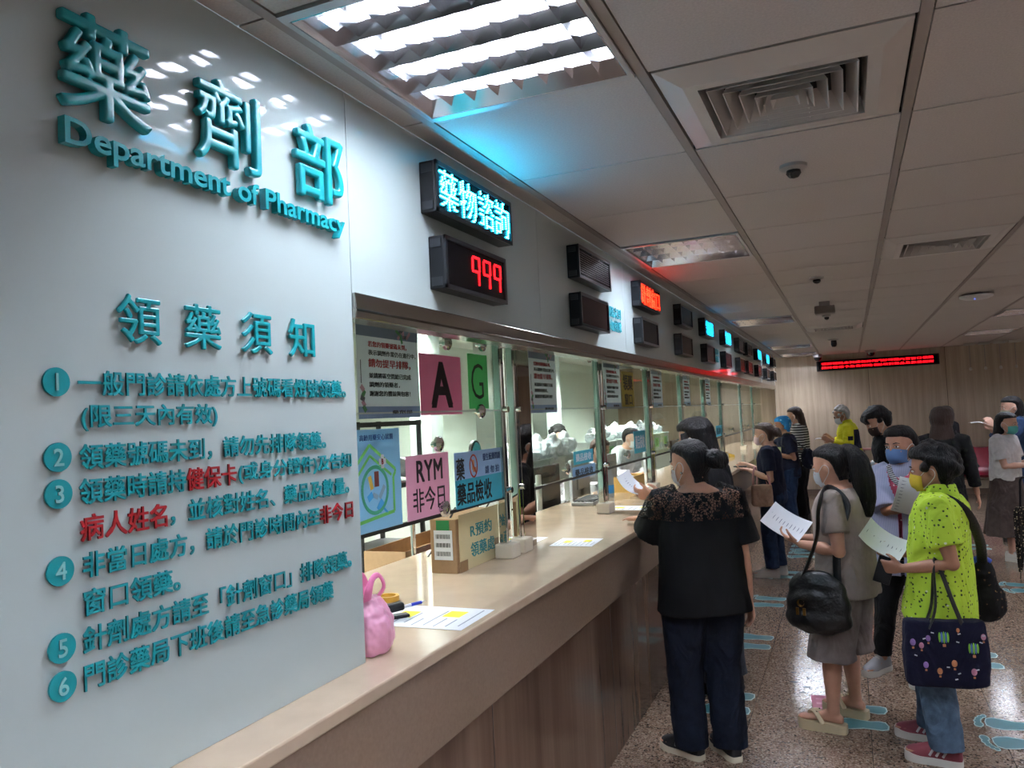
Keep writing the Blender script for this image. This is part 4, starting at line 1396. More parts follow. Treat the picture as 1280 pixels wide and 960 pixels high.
def make_shoe(root, c, fa, s, o, sg):
    Rf = Matrix.Rotation(fa, 3, 'Z')
    sole = o.get('sole', .025)
    k = o.get('k', 1.0) * s
    US = [(-.068, .018), (-.06, .028), (-.03, .035), (.02, .034), (.07, .038), (.115, .045), (.15, .043), (.178, .032), (.193, .014)]
    st = o.get('style', 'sneaker')
    outline = [(w * 1.06, u) for u, w in US] + [(-w * 1.06, u) for u, w in reversed(US)]
    b = MB()
    lo = [c + Rf @ Vector((x * k, u * k, 0)) for x, u in outline]
    mid = [c + Rf @ Vector((x * k * 1.04, u * k * 1.01, sole * .5)) for x, u in outline]
    hi = [c + Rf @ Vector((x * k * .98, u * k, sole + .012 * max(0, (u - .12) / .07))) for x, u in outline]
    b.rings([lo, mid, hi])
    up = MB()
    if st == 'sneaker':
        tops = [.06, .08, .085, .088, .078, .058, .046, .036, .02]
        rs = []
        for (u, w), zt in zip(US, tops):
            cc = c + Rf @ Vector((0, u * k, sole * .8))
            rs.append([cc + Rf @ Vector((w * k * math.copysign(abs(cos(a)) ** .8, cos(a)), 0, zt * k * max(0.0, sin(a)) ** .8 if sin(a) > 0 else 0)) for a in [pi * j / 12 for j in range(13)]])
        up.rings(rs)
        so = solid(up, 'shoe', o['mat'], root, vox=.006, smooth=3)
        b.build('sole', o.get('solem', o['mat']), so, True)
        la = MB()
        for j in range(4):
            y = .045 + .019 * j
            z = sole + (.083 - .0085 * j * 1.35) * k
            la.tube([c + Rf @ Vector((x * k, y * k, z - abs(x) * .35 * k)) for x in (-.022, 0, .022)], .0028, 6)
        la.build('laces', o.get('lacem', o.get('solem', o['mat'])), so)
        if o.get('stripes'):
            ss = MB()
            for side in (-1, 1):
                for j in range(3):
                    y = .015 + .03 * j
                    ss.tube([c + Rf @ Vector((side * .039 * k * (1 + .05 * j), y * k, sole + .012 * k)), c + Rf @ Vector((side * .030 * k, (y - .022) * k, sole + .05 * k))], .0055, 8)
            ss.build('side_stripes', o['stripes'], so)
        if o.get('patch'):
            ss = MB()
            for side in (-1, 1):
                for dy in (0, .026):
                    ss.tube([c + Rf @ Vector((side * .037 * k, (.05 + dy) * k, sole + .015 * k)), c + Rf @ Vector((side * .032 * k, (.045 + dy) * k, sole + .05 * k))], .005, 8)
                ss.tube([c + Rf @ Vector((side * .034 * k, .045 * k, sole + .05 * k)), c + Rf @ Vector((side * .038 * k, .076 * k, sole + .015 * k))], .005, 8)
            ss.build('side_letter', o['patch'], so)
            MB().box(c + Rf @ Vector((0, -.064 * k, sole + .055 * k)), (.018, .012, .014), rot=Rf).build('heel_tab', MM('heel_red', 'B0303A', .5), so)
    else:
        so = b.build('sandal', o['mat'], root, True)
        toe = MB()
        toe.tube([c + Rf @ Vector((-.045 * k, .05 * k, sole)), c + Rf @ Vector((-.03 * k, .085 * k, sole + .05 * k)), c + Rf @ Vector((0.005 * k, .125 * k, sole + .045 * k)), c + Rf @ Vector((0.012 * k, .145 * k, sole + .005))], [.017, .017, .014, .008], 10, flat=.45, smooth=4)
        toe.tube([c + Rf @ Vector((.045 * k, .05 * k, sole)), c + Rf @ Vector((.035 * k, .085 * k, sole + .045 * k)), c + Rf @ Vector((0.012 * k, .125 * k, sole + .045 * k))], [.017, .017, .012], 10, flat=.45, smooth=4)
        toe.build('thong_strap', o['mat'], so, True)
        ch = MB()
        for x, y, z in ((-.03, .085, .062), (-.012, .11, .062), (.035, .085, .058)):
            ch.ell(c + Rf @ Vector((x * k, y * k, sole + z * k - .008)), .006, 8, 6)
        ch.build('charms', EYE, so, True)

def make_hair(root, o, hp, HR, hh, H, seed, vox):
    st = o['style']
    m = o.get('m', HAIR)
    b = MB()
    ear = o.get('ears', True)
    yb = -.13 if ear else .06
    fr = o.get('fringe', .40)
    vol = o.get('vol', 0.0)
    CAP = [(.16, .24, -.2, -.36), (.3, .325, -.16 if ear else yb, -.47), (.45, .36, yb, -.535), (.6, .385, yb + .1, -.555), (.72, .395, .17 if fr > .3 else .1, -.56), (.82, .385, fr, -.53), (.93, .325, fr - .02, -.46), (1.03, .21, .22, -.33), (1.075, .06, .02, -.14)]
    if o.get('nape'):
        CAP = [(o['nape'], .26, -.2, -.40)] + CAP
    n = 26
    b.rings([[hp((cos(2 * pi * k / n) * (w + vol), (f + bk) / 2 + sin(2 * pi * k / n) * ((f - bk) / 2 + vol), z + (vol if z > .9 else 0))) for k in range(n)] for z, w, f, bk in CAP])
    extra_parts = []
    if st == 'bun':
        bx = o.get('bun', (.12, -.62, .62))
        b.ell(hp(bx), (.25 * hh, .21 * hh, .24 * hh), 16, 10, rot=HR)
        b.tube([hp((bx[0] - .05, bx[1] + .05, bx[2] + .2)), hp((bx[0] + .25, bx[1] - .1, bx[2] + .05)), hp((bx[0] + .1, bx[1] - .12, bx[2] - .2)), hp((bx[0] - .2, bx[1] - .1, bx[2] - .05)), hp((bx[0] - .05, bx[1] + .05, bx[2] + .2))], .07 * hh, 8, smooth=4)
    if st == 'ponytail':
        P = o.get('tail') or [(0.0, -.55, .78), (.05, -.85, .8), (.1, -1.0, .4), (.12, -1.0, -.2), (.12, -.95, -.8), (.1, -.9, -1.15)]
        R = o.get('tailr') or [.1, .17, .21, .2, .15, .05]
        b.tube([hp(p) for p in P], [r * hh for r in R], 14, smooth=5)
    if st in ('long', 'longblunt'):
        ln = o.get('len', -1.6)
        wd = o.get('wd', .42)
        rs = []
        for f, z in [(i / 7, .55 + (ln - .55) * i / 7) for i in range(8)]:
            w = .38 + (wd - .38) * f
            yc, d = -.34 - .06 * f, .24 - .08 * f
            rs.append([hp((cos(2 * pi * k / n) * w * (1 - .3 * max(0, f - .8) * 5 * (st == 'long')), yc + sin(2 * pi * k / n) * d, z)) for k in range(n)])
        b.rings(rs)
        if o.get('front'):
            for sg in (-1, 1):
                b.tube([hp((sg * .36, .12, .7)), hp((sg * .41, .1, .3)), hp((sg * .42, .06, -.2)), hp((sg * .40, .1, -.75)), hp((sg * .36, .12, -1.0))], [.09 * hh, .11 * hh, .12 * hh, .1 * hh, .04 * hh], 10, smooth=4)
    if st == 'bob':
        ln = o.get('len', -.1)
        rs = []
        for f, z in [(i / 4, .6 + (ln - .6) * i / 4) for i in range(5)]:
            w = .39 + .04 * f
            rs.append([hp((cos(2 * pi * k / n) * w, -.28 + sin(2 * pi * k / n) * .30, z)) for k in range(n)])
        b.rings(rs)
    if st in ('curly', 'short', 'bushy'):
        rnd = random.Random(seed)
        N = 60 if st == 'curly' else 40
        for k in range(N):
            th, ph = rnd.uniform(0.05, 1.9), rnd.uniform(0, 2 * pi)
            p = Vector((.40 * sin(th) * cos(ph), -.06 + .50 * sin(th) * sin(ph), .58 + .50 * cos(th)))
            if p.y > .22 and p.z < .82:
                continue
            if p.y > -.1 and p.z < .5:
                continue
            b.ell(hp(p), rnd.uniform(.08, .15) * hh * (1.15 if st == 'curly' else .9), 8, 6)
    if o.get('bangs'):
        for k in range(9):
            a = -1 + 2 * k / 8
            b.tube([hp((a * .25, .30, .95)), hp((a * .3, .44, .78)), hp((a * .31, .43 - .08 * abs(a), .60))], [.07 * hh, .065 * hh, .025 * hh], 8, smooth=3)
    ob = solid(b, 'hair', m, root, vox=vox * .8, smooth=2, amp=o.get('amp', .0028), freq=55 if st not in ('curly', 'bushy') else 45, seed=seed, stretch=(1, 1, .14 if st not in ('curly', 'bushy') else 1))
    if o.get('tie'):
        c = hp(o['tie'])
        t_ = MB()
        ax = HR @ Vector((0, -1, .15)).normalized()
        q = ax.to_track_quat('Z', 'Y').to_matrix()
        t_.rings([[c + q @ Vector(((.13 * hh + .028 * hh * cos(v)) * cos(u), (.13 * hh + .028 * hh * cos(v)) * sin(u), .03 * hh * sin(v))) for v in [2 * pi * j / 8 for j in range(8)]] for u in [2 * pi * i / 20 for i in range(20)]], closed=True)
        t_.build('hair_tie', o.get('tiem', MM('gold_tie', 'B8925A', .35, .4)), ob, True)
    return ob

def make_mask(root, m, hp, hh):
    mb = MB()
    rs = []
    nu, nv = 15, 9
    grid = {}
    for layer in (0, 1):
        for i in range(nv):
            v = i / (nv - 1)
            z = .40 - .42 * v + .0
            for j in range(nu):
                u = -1 + 2 * j / (nu - 1)
                zz = z + .035 * cos(u * pi / 2) * (1 - v) + .07 * abs(u) * (v - .4)
                a = u * 1.2
                w = .335 - .05 * v
                yy = .02 + .46 * cos(a) * (1 - .10 * (2 * v - .9) ** 2) + .03 * (1 - abs(u)) * (1 - abs(2 * v - .7))
                if v > .85:
                    yy -= .05
                x = w * sin(a) / sin(1.2) * 1.02
                p = Vector((x, yy, zz))
                if layer:
                    p = p * .985
                grid[layer, i, j] = hp(p)
    vs = [grid[l, i, j] for l in (0, 1) for i in range(nv) for j in range(nu)]
    f = []
    N = nu * nv
    for i in range(nv - 1):
        for j in range(nu - 1):
            a = i * nu + j
            f.append((a, a + 1, a + nu + 1, a + nu))
            f.append((N + a, N + a + nu, N + a + nu + 1, N + a + 1))
    rim = [j for j in range(nu)] + [i * nu + nu - 1 for i in range(1, nv)] + [(nv - 1) * nu + j for j in range(nu - 2, -1, -1)] + [i * nu for i in range(nv - 2, 0, -1)]
    for k in range(len(rim)):
        a, b2 = rim[k], rim[(k + 1) % len(rim)]
        f.append((a, N + a, N + b2, b2))
    mb.add(vs, f)
    o = mb.build('face_mask', m, root, 80)
    lo = MB()
    for sg in (-1, 1):
        lo.tube([hp((sg * .32, .19, .38)), hp((sg * .375, .02, .53)), hp((sg * .385, -.1, .5)), hp((sg * .37, -.1, .33)), hp((sg * .3, .17, .06))], .008 * hh, 6, smooth=3)
    lo.build('ear_loops', MM('loop_white', 'C8C8C8', .6), o, True)
    return o

# ------------------------------------------------------------------ clothing materials
def folds(m, scale=6.0, dist=0.05, strength=0.8):
    """soft creases of worn cloth"""
    nt, b = nodes(m)
    tc = nt.nodes.new('ShaderNodeTexCoord')
    mp = nt.nodes.new('ShaderNodeMapping')
    mp.inputs['Scale'].default_value = (1, 1, 0.7)
    mp.inputs['Rotation'].default_value = (0.5, 0.4, 0)
    nt.links.new(tc.outputs['Object'], mp.inputs['Vector'])
    n = nt.nodes.new('ShaderNodeTexNoise')
    n.inputs['Scale'].default_value = scale
    n.inputs['Detail'].default_value = 2.5
    n.inputs['Distortion'].default_value = 1.4
    nt.links.new(mp.outputs['Vector'], n.inputs['Vector'])
    bp = nt.nodes.new('ShaderNodeBump')
    bp.inputs['Strength'].default_value = strength
    bp.inputs['Distance'].default_value = dist
    nt.links.new(n.outputs['Fac'], bp.inputs['Height'])
    if b.inputs['Normal'].links:
        nt.links.new(b.inputs['Normal'].links[0].from_socket, bp.inputs['Normal'])
    nt.links.new(bp.outputs['Normal'], b.inputs['Normal'])
    return m

def cloth(name, col, rough=0.85, var=0.1, bump=0.25, bscale=220):
    return folds(mat(name, col, rough, spec=0.2, var=var, vscale=26, bump=bump, bscale=bscale))

def _coord(nt):
    tc = nt.nodes.new('ShaderNodeTexCoord')
    return tc.outputs['Object']

def _math(nt, op, a, b=None):
    n = nt.nodes.new('ShaderNodeMath')
    n.operation = op
    for i, v in enumerate((a, b)):
        if v is None:
            continue
        if isinstance(v, (int, float)):
            n.inputs[i].default_value = v
        else:
            nt.links.new(v, n.inputs[i])
    return n.outputs[0]

def _mix(nt, f, a, b):
    n = nt.nodes.new('ShaderNodeMix')
    n.data_type = 'RGBA'
    nt.links.new(f, n.inputs[0])
    for i, v in ((6, a), (7, b)):
        if isinstance(v, tuple):
            n.inputs[i].default_value = (*v, 1)
        else:
            nt.links.new(v, n.inputs[i])
    return n.outputs[2]

def zone_mat(name, base, zones, rough=0.8):
    """plain cloth with differently coloured cut panels given as boxes in the garment's own space"""
    m = mat(name, base, rough, spec=0.2)
    nt, b = nodes(m)
    sp = nt.nodes.new('ShaderNodeSeparateXYZ')
    nt.links.new(_coord(nt), sp.inputs[0])
    cur = lin(base)
    for col, lo, hi in zones:
        f = None
        for i in range(3):
            for op, v in (('GREATER_THAN', lo[i]), ('LESS_THAN', hi[i])):
                if v is None:
                    continue
                q = _math(nt, op, sp.outputs[i], v)
                f = q if f is None else _math(nt, 'MULTIPLY', f, q)
        cur = _mix(nt, f, cur, lin(col))
    nt.links.new(cur, b.inputs['Base Color'])
    return folds(m)

def spot_mat(name, base, spots, rough=0.75):
    """small scattered print: (colour, scale, radius, share of cells)"""
    m = mat(name, base, rough, spec=0.2)
    nt, b = nodes(m)
    co = _coord(nt)
    cur = lin(base)
    for col, sc, r, share in spots:
        v = nt.nodes.new('ShaderNodeTexVoronoi')
        v.inputs['Scale'].default_value = sc
        v.inputs['Randomness'].default_value = 0.75
        nt.links.new(co, v.inputs['Vector'])
        n = nt.nodes.new('ShaderNodeTexNoise')
        n.inputs['Scale'].default_value = sc * 4
        nt.links.new(co, n.inputs['Vector'])
        sep = nt.nodes.new('ShaderNodeSeparateColor')
        nt.links.new(v.outputs['Color'], sep.inputs[0])
        d = _math(nt, 'ADD', v.outputs['Distance'], _math(nt, 'MULTIPLY', _math(nt, 'SUBTRACT', n.outputs['Fac'], 0.5), r * 1.2))
        f = _math(nt, 'MULTIPLY', _math(nt, 'LESS_THAN', d, r), _math(nt, 'LESS_THAN', sep.outputs[0], share))
        cur = _mix(nt, f, cur, lin(col))
    nt.links.new(cur, b.inputs['Base Color'])
    return folds(m)

def stripe_mat(name, c1, c2, freq, axis=(0, 0, 1), rough=0.8, duty=0.5):
    m = mat(name, c1, rough, spec=0.2)
    nt, b = nodes(m)
    dp = nt.nodes.new('ShaderNodeVectorMath')
    dp.operation = 'DOT_PRODUCT'
    nt.links.new(_coord(nt), dp.inputs[0])
    dp.inputs[1].default_value = axis
    f = _math(nt, 'GREATER_THAN', _math(nt, 'FRACT', _math(nt, 'MULTIPLY', dp.outputs['Value'], freq)), duty)
    nt.links.new(_mix(nt, f, lin(c1), lin(c2)), b.inputs['Base Color'])
    return m

def lace_mat(name, col, zmin):
    m = mat(name, col, 0.8, spec=0.2, bump=0.2, bscale=200)
    nt, b = nodes(m)
    co = _coord(nt)
    v = nt.nodes.new('ShaderNodeTexVoronoi')
    v.feature = 'DISTANCE_TO_EDGE'
    v.inputs['Scale'].default_value = 75
    nt.links.new(co, v.inputs['Vector'])
    n = nt.nodes.new('ShaderNodeTexNoise')
    n.inputs['Scale'].default_value = 22
    nt.links.new(co, n.inputs['Vector'])
    sp = nt.nodes.new('ShaderNodeSeparateXYZ')
    nt.links.new(co, sp.inputs[0])
    hole = _math(nt, 'MULTIPLY', _math(nt, 'GREATER_THAN', v.outputs['Distance'], 0.11), _math(nt, 'LESS_THAN', n.outputs['Fac'], 0.56))
    hole = _math(nt, 'MULTIPLY', hole, _math(nt, 'GREATER_THAN', sp.outputs[2], zmin))
    nt.links.new(_math(nt, 'SUBTRACT', 1.0, _math(nt, 'MULTIPLY', hole, 0.85)), b.inputs['Alpha'])
    return m

BLACKC = cloth('black_cloth', '17171A')
JEANS = cloth('blue_jeans', '24344E', var=0.22)
JEANSD = cloth('dark_jeans', '161C2A', var=0.2)
JEANSL = cloth('washed_jeans', '4A5C70', var=0.3)
NAVYC = cloth('navy_cloth', '1A1F33')
WHITEC = cloth('white_cloth', 'C6C4C2')
SHOEW = mat('shoe_white', 'C2BEB6', 0.6)
SHOEB = mat('shoe_black', '1A1A1C', 0.7)
SOLEC = mat('sole_cream', 'C9BFA8', 0.6)
MWHITE = mat('mask_white', 'D3D0D2', 0.8)
LEATHER = mat('black_leather', '101012', 0.42, bump=0.3, bscale=90)

def strap(name, pts, w, m, parent, thick=0.35, smooth=6):
    b = MB()
    b.tube(pts, w / 2, 10, flat=thick, smooth=smooth)
    return b.build(name, m, parent, True)

def paper_in_hand(name, label, c, fwd, right, w, l, cat='paper', m=None, bend=0.03, marks=True):
    """sheet with thickness, gently bent; fwd is its long axis, right its width axis"""
    c, f, r = Vector(c), Vector(fwd).normalized(), Vector(right).normalized()
    r = (r - f * r.dot(f)).normalized()
    n = f.cross(r)
    t = thing(name, label, cat, c)
    b = MB()
    N = 9
    rs = []
    for i in range(N):
        u = -1 + 2 * i / (N - 1)
        k = f * (u * l / 2) + n * (bend * (u * u - .3))
        rs.append([k + r * (s * w / 2) + n * (bend * .25 * abs(s)) + n * o for s, o in ((-1, 0), (0, 0), (1, 0), (1, .0025), (0, .0025), (-1, .0025))])
    b.rings(rs)
    b.build('sheet', m or PAPER, t, 50)
    if marks:
        b = MB()
        rnd = random.Random(hash(label) % 1000 if False else len(label))
        for i in range(1, 11):
            u = -1 + 2 * i / 11
            k = f * (u * l / 2) + n * (bend * (u * u - .3) + .0032)
            ww = w * rnd.uniform(.3, .75)
            b.add([k + r * x + f * y + n * zz for zz in (0, .0004) for x, y in ((-w * .4, -.002), (-w * .4 + ww, -.002), (-w * .4 + ww, .002), (-w * .4, .002))],
                  [(0, 1, 2, 3), (4, 7, 6, 5), (0, 4, 5, 1), (1, 5, 6, 2), (2, 6, 7, 3), (3, 7, 4, 0)])
        b.build('print', M['print_grey'], t)
    return t

# ------------------------------------------------------------------ woman in black at the counter
P1, J1, h1, r1 = person('person', 'woman with a black bun and black lace-yoked blouse, back to camera at the counter', (0.48, 3.93), (-.5, .86), H=1.56, fat=1.12, lean=.02, head=(.55, .12, 0),
    feet={'L': (-.095, 0.02, .55), 'R': (.085, -.03, .1)},
    arms={'L': dict(w=(.115, 4.20, 1.12), wdir=(-.75, .62, -.08), wn=(.05, 0, -1), side=(0, 1, 0), curl=.12, pole=(-.1, -.5, -1)),
          'R': dict(l=(.235, -.02, .70), pole=(.4, -1, 0), n=(-1, 0, 0), curl=.4)},
    top=dict(mat=lace_mat('black_lace', '141416', 1.165), hem=.455, flare=.018, waist=.1, m=.02, sleeve=.46, sr=(.048, .066), name='blouse', amp=.008, neck=.965),
    bottom=dict(kind='pants', mat=JEANSD, r=(.069, .054, .05), hem=.035),
    shoes=dict(mat=SHOEB, solem=SOLEC, sole=.028, patch=MM('patch_grey', '9A9A9C', .5)),
    hair=dict(style='bun', ears=True, bun=(.16, -.66, .52), nape=.02), mask=MWHITE, seed=1)
_e = root_matrix((0.48, 3.93), r1).inverted() @ h1((-.385, -.05, .29))
MB().ell(_e, .007, 8, 6).build('earring', STAND, P1)

# ------------------------------------------------------------------ woman with long hair behind her
P2, J2, h2, r2 = person('person', 'woman with long straight black hair at the counter, mostly hidden behind the woman in black', (0.42, 4.85), (-.95, .3), H=1.66, lean=.10, head=(.05, .2, 0),
    feet={'L': (-.07, .02, .1), 'R': (.08, 0, -.1)},
    arms={'L': dict(w=(.09, 4.63, 1.20), pole=(-.3, -.5, -1), wdir=(-.98, .15, .05), wn=(.2, .8, .5), curl=.7, side=(0, 0, 1)),
          'R': dict(w=(.09, 4.85, 1.17), pole=(.3, -.5, -1), wdir=(-.95, -.1, .1), wn=(.2, -.8, .5), curl=.7, side=(0, 0, 1))},
    top=dict(mat=BLACKC, hem=.5, sleeve=.45, name='shirt'), bottom=dict(kind='pants', mat=cloth('grey_slacks', '4A4E58'), r=(.066, .055, .056), hem=.05),
    shoes=dict(mat=SHOEB, solem=SHOEB), hair=dict(style='long', ears=False, len=-1.25, wd=.46, front=True, vol=.03), mask=MWHITE, seed=2)
b = MB()
b.tube([J2['wrL'] + Vector((.02, .032 * cos(a), .032 * sin(a))) for a in [2 * pi * k / 14 for k in range(15)]], .008, 8)
b.ell(J2['wrL'] + Vector((.02, -.028, .012)), (.016, .01, .016))
o = b.build('wristwatch', SHOEB, None, True)
tag(o, 'black wristwatch on the wrist of the long-haired woman at the counter', 'watch')
paper_in_hand('prescription_sheet', 'small white slip held out over the counter by the long-haired woman', (-.06, 4.70, 1.255), (-.75, .1, .6), (-.1, -.8, -.4), .13, .17)

# ------------------------------------------------------------------ woman in grey with the ponytail
GREYT = cloth('mauve_grey_tee', '988B84', var=.06)
P3, J3, h3, r3 = person('person', 'woman with a long black ponytail, grey T-shirt, grey culottes and cream sandals', (1.13, 4.5), (-.95, .3), H=1.49, fat=1.14, lean=.0, head=(-.12, .18, 0),
    feet={'L': (-.12, .07, .1), 'R': (.14, .04, -.05)},
    arms={'L': dict(w=(.915, 4.40, .965), pole=(-.35, -.9, -1), wdir=(-.8, .3, .35), wn=(.5, .3, 1), curl=.6, side=(0, -1, 0), thumb=.3),
          'R': dict(w=(.92, 4.60, .965), pole=(.35, -.8, -1), wdir=(-.85, -.25, .2), wn=(.3, -.3, 1), curl=.5, side=(0, 0, 1))},
    top=dict(mat=GREYT, hem=.47, sleeve=.36, sr=(.044, .046), name='t_shirt', flare=.01, waist=.1, m=.012), bottom=dict(kind='pants', name='culottes', mat=cloth('grey_culottes', '766B67', var=.08), r=(.072, .074, .080), hem=.25, m=.012),
    shoes=dict(mat=mat('cream_sandal', 'C6B492', .5), style='sandal', sole=.045),
    hair=dict(style='ponytail', ears=True, tie=(0.01, -.56, .82), nape=.08, tail=[(0.0, -.40, .80), (.01, -.60, .80), (.02, -.74, .52), (.03, -.76, .05), (.03, -.72, -.5), (.02, -.68, -.95)], tailr=[.17, .18, .26, .30, .24, .06]), mask=MM('mask_pale', 'BFC6CC', .8), seed=3)
paper_in_hand('prescription_sheet', 'folded white sheet held in front of the woman in grey', (.845, 4.47, 1.06), (-.75, .15, .42), (-.1, -.75, -.65), .17, .22, bend=.02)
t = thing('shoulder_bag', 'slouchy black shoulder bag with gold fittings hanging at the side of the woman in grey', 'bag', (.99, 4.27, .555), r3)
t.scale = (1.1, 1.15, 1.2)
b = MB()
b.ell((0, 0, .10), (.06, .145, .11), 18, 12)
b.ell((0, 0, .05), (.07, .15, .07), 18, 12)
b.ell((0, 0, .17), (.045, .125, .08), 18, 12)
solid(b, 'pouch', LEATHER, t, vox=.008, smooth=3, amp=.008, freq=14, seed=4)
b = MB()
for yy, zz in ((.05, .12),):
    b.rings([[Vector((-.064 - .006 * cos(v), yy + (.014 + .0025 * cos(v)) * cos(u), zz + (.014 + .0025 * cos(v)) * sin(u))) for v in [2 * pi * j / 8 for j in range(8)]] for u in [2 * pi * k / 18 for k in range(18)]], closed=True)
b.box((-.070, .035, .085), (.006, .012, .03)); b.box((-.070, .065, .085), (.006, .012, .03))
b.build('gold_fittings', MM('gold', 'B08A48', .3, .9), t, True, label='gold fittings')
RI = Matrix.Rotation(-r3, 3, 'Z')
loc3 = lambda w: Matrix.Diagonal((1 / 1.1, 1 / 1.15, 1 / 1.2)) @ (RI @ (Vector(w) - Vector((.99, 4.27, .555))))
s_ = J3['shL']
strap('strap', [loc3((.90, 4.28, .76)), loc3((1.00, 4.285, 1.0)), loc3(s_ + Vector((-.055, -.075, -.03))), loc3(s_ + Vector((-.01, .0, .055))), loc3(s_ + Vector((.075, -.03, -.03))), loc3((1.10, 4.29, 1.0)), loc3((1.09, 4.27, .76))], .036, LEATHER, t)

# ------------------------------------------------------------------ woman in the lime shirt
LIME = spot_mat('lime_print', 'BEDF45', [('3A5426', 52, .27, .62), ('DCE8C8', 26, .15, .35)])
P4, J4, h4, r4 = person('person', 'short-haired woman in a lime green printed polo shirt and jeans, nearest on the right', (1.57, 4.27), (-.96, .26), H=1.48, fat=1.10, lean=-.08, hips_y=.03, head=(.05, .06, 0), skin=SKIN2,
    feet={'L': (-.13, .02, .05), 'R': (.12, .12, .0)},
    arms={'L': dict(w=(1.385, 4.145, .90), pole=(-.25, -1, -.6), wdir=(-.95, .3, .03), wn=(.1, .9, .3), curl=.75, side=(0, 0, 1)),
          'R': dict(w=(1.385, 4.34, .94), pole=(.25, -1, -.6), wdir=(-.95, -.2, .05), wn=(.1, -.9, .3), curl=.7, side=(0, 0, 1))},
    top=dict(mat=LIME, hem=.44, sleeve=.38, sr=(.047, .052), name='polo_shirt', flare=.018, waist=.104, m=.014, collar=True, amp=.008), bottom=dict(kind='pants', mat=JEANSL, r=(.066, .052, .048), hem=.05),
    shoes=dict(mat=mat('shoe_wine', '7A2E3A', .6), solem=SHOEW, sole=.034, stripes=MM('stripe_white', 'C8C4C4', .5), lacem=MM('lace_pink', 'B0365A', .5)),
    hair=dict(style='curly', ears=True, nape=.02, vol=.05), mask=mat('mask_yellow', 'D9BE3A', .8), seed=5)
paper_in_hand('prescription_sheet', 'creased white sheet in the hands of the woman in the lime shirt', (1.31, 4.29, 1.0), (-.7, .1, .45), (-.1, -.75, -.65), .15, .21, bend=.03)
t = thing('mobile_phone', 'dark phone in the nearer hand of the woman in the lime shirt', 'phone', (1.305, 4.175, .885))
MB().box((0, 0, 0), (.075, .010, .13), rot=Matrix.Rotation(.3, 3, 'Y')).build('body', LBOX, t, bevel=.004)
# balloon tote on the forearm
t = thing('tote_bag', 'large navy tote bag with hot air balloon print hanging from the lime-shirted woman\'s forearm', 'bag', (1.53, 4.055, .40), 0.16)
t.scale = (.86, .9, .9)
TOTE = cloth('navy_tote', '14152A', bump=.2)
b = MB()
rs = []
for z, hw, hd in ((0, .185, .055), (.015, .20, .068), (.16, .205, .072), (.30, .195, .055), (.325, .19, .05)):
    rs.append(ring_at(Vector((0, 0, z)), Vector((1, 0, 0)), Vector((0, 1, 0)), hw, hd, 28, 4.5))
b.rings(rs)
solid(b, 'body', TOTE, t, vox=.008, smooth=2, amp=.006, freq=9, seed=6)
b = MB()
rnd = random.Random(5)
BAL = [(-.02, .255, 1.15), (.115, .205, 1.1), (-.095, .25, .7), (-.13, .215, .7), (.02, .13, .8), (-.115, .12, .75), (.11, .09, .8), (-.05, .09, .75), (-.17, .23, .8), (.165, .26, .7), (.05, .29, .5)]
for k, (x, z, s) in enumerate(BAL):
    y = -.073 + .02 * (abs(z - .16) / .16) ** 2 - .006
    if s > 1:
        for j in range(-2, 3):
            b.ell((x + j * .0085 * s, y + abs(j) * .0012, z), (.0052 * s, .004, .026 * s * (1 - .08 * abs(j))), 8, 8, (j + 2) % 2)
    else:
        b.ell((x, y, z), (.017 * s, .005, .022 * s), 12, 8, 2 + k % 3)
    b.box((x, y, z - .034 * s if k != 1 else z - .034 * s), (.012 * s, .004, .011 * s), 3)
for k in range(11):
    b.box((rnd.uniform(-.17, .17), -.079, rnd.uniform(.05, .3)), (.014, .003, .005), 5, Matrix.Rotation(rnd.uniform(-.4, .4), 3, 'Y'))
b.build('balloon_print', [MM('bal_green', '7FBF3A', .6), MM('bal_blue', '4C6FB0', .6), MM('bal_pink', 'C88AA0', .6), MM('bal_orange', 'C07A50', .6), MM('bal_mauve', '8A6AA8', .6), MM('bal_white', 'C8C8D0', .6)], t, True, label='hot air balloon print')
f = J4['elL'].lerp(J4['wrL'], .35)
loct = lambda w: Matrix.Diagonal((1 / .86, 1 / .9, 1 / .9)) @ (Matrix.Rotation(-.16, 3, 'Z') @ (Vector(w) - Vector((1.53, 4.055, .40))))
for dy, nm in ((-.035, 'front'), (.035, 'rear')):
    top_ = loct(f + Vector((0, dy * .4, .035)))
    strap('handle', [Vector((-.085, dy - .012, .29)), Vector((-.04, dy, .40)), top_, Vector((.05, dy, .40)), Vector((.085, dy - .012, .29))], .026, LEATHER, t)
# dark bag on the far shoulder
t = thing('shopping_bag', 'black patterned shopping bag hanging behind the lime-shirted woman from a wide black strap', 'bag', (1.745, 4.42, .60))
b = MB()
b.ell((0, 0, .10), (.10, .06, .10), 16, 10)
b.ell((0, 0, .19), (.06, .045, .12), 16, 10)
solid(b, 'pouch', spot_mat('dark_print', '121114', [('5A4632', 60, .3, .25), ('8A6A3A', 45, .2, .12)]), t, vox=.008, smooth=3, amp=.007, freq=16, seed=7)
MB().tube([(-.04, 0, .29), (0, 0, .31), (.035, 0, .29)], .016, 10, smooth=3).build('blue_tie', MM('cobalt', '1F3FA8', .5), t, True, label='blue tie')
lb_ = lambda w: Vector(w) - Vector((1.745, 4.42, .60))
s_ = J4['neck']
strap('strap', [Vector((0, -.01, .28)), lb_((1.725, 4.28, 1.02)), lb_(s_ + Vector((.08, -.11, -.065))), lb_(s_ + Vector((-.02, -.065, -.015))), lb_(s_ + Vector((-.115, -.045, -.12)))], .045, LEATHER, t)

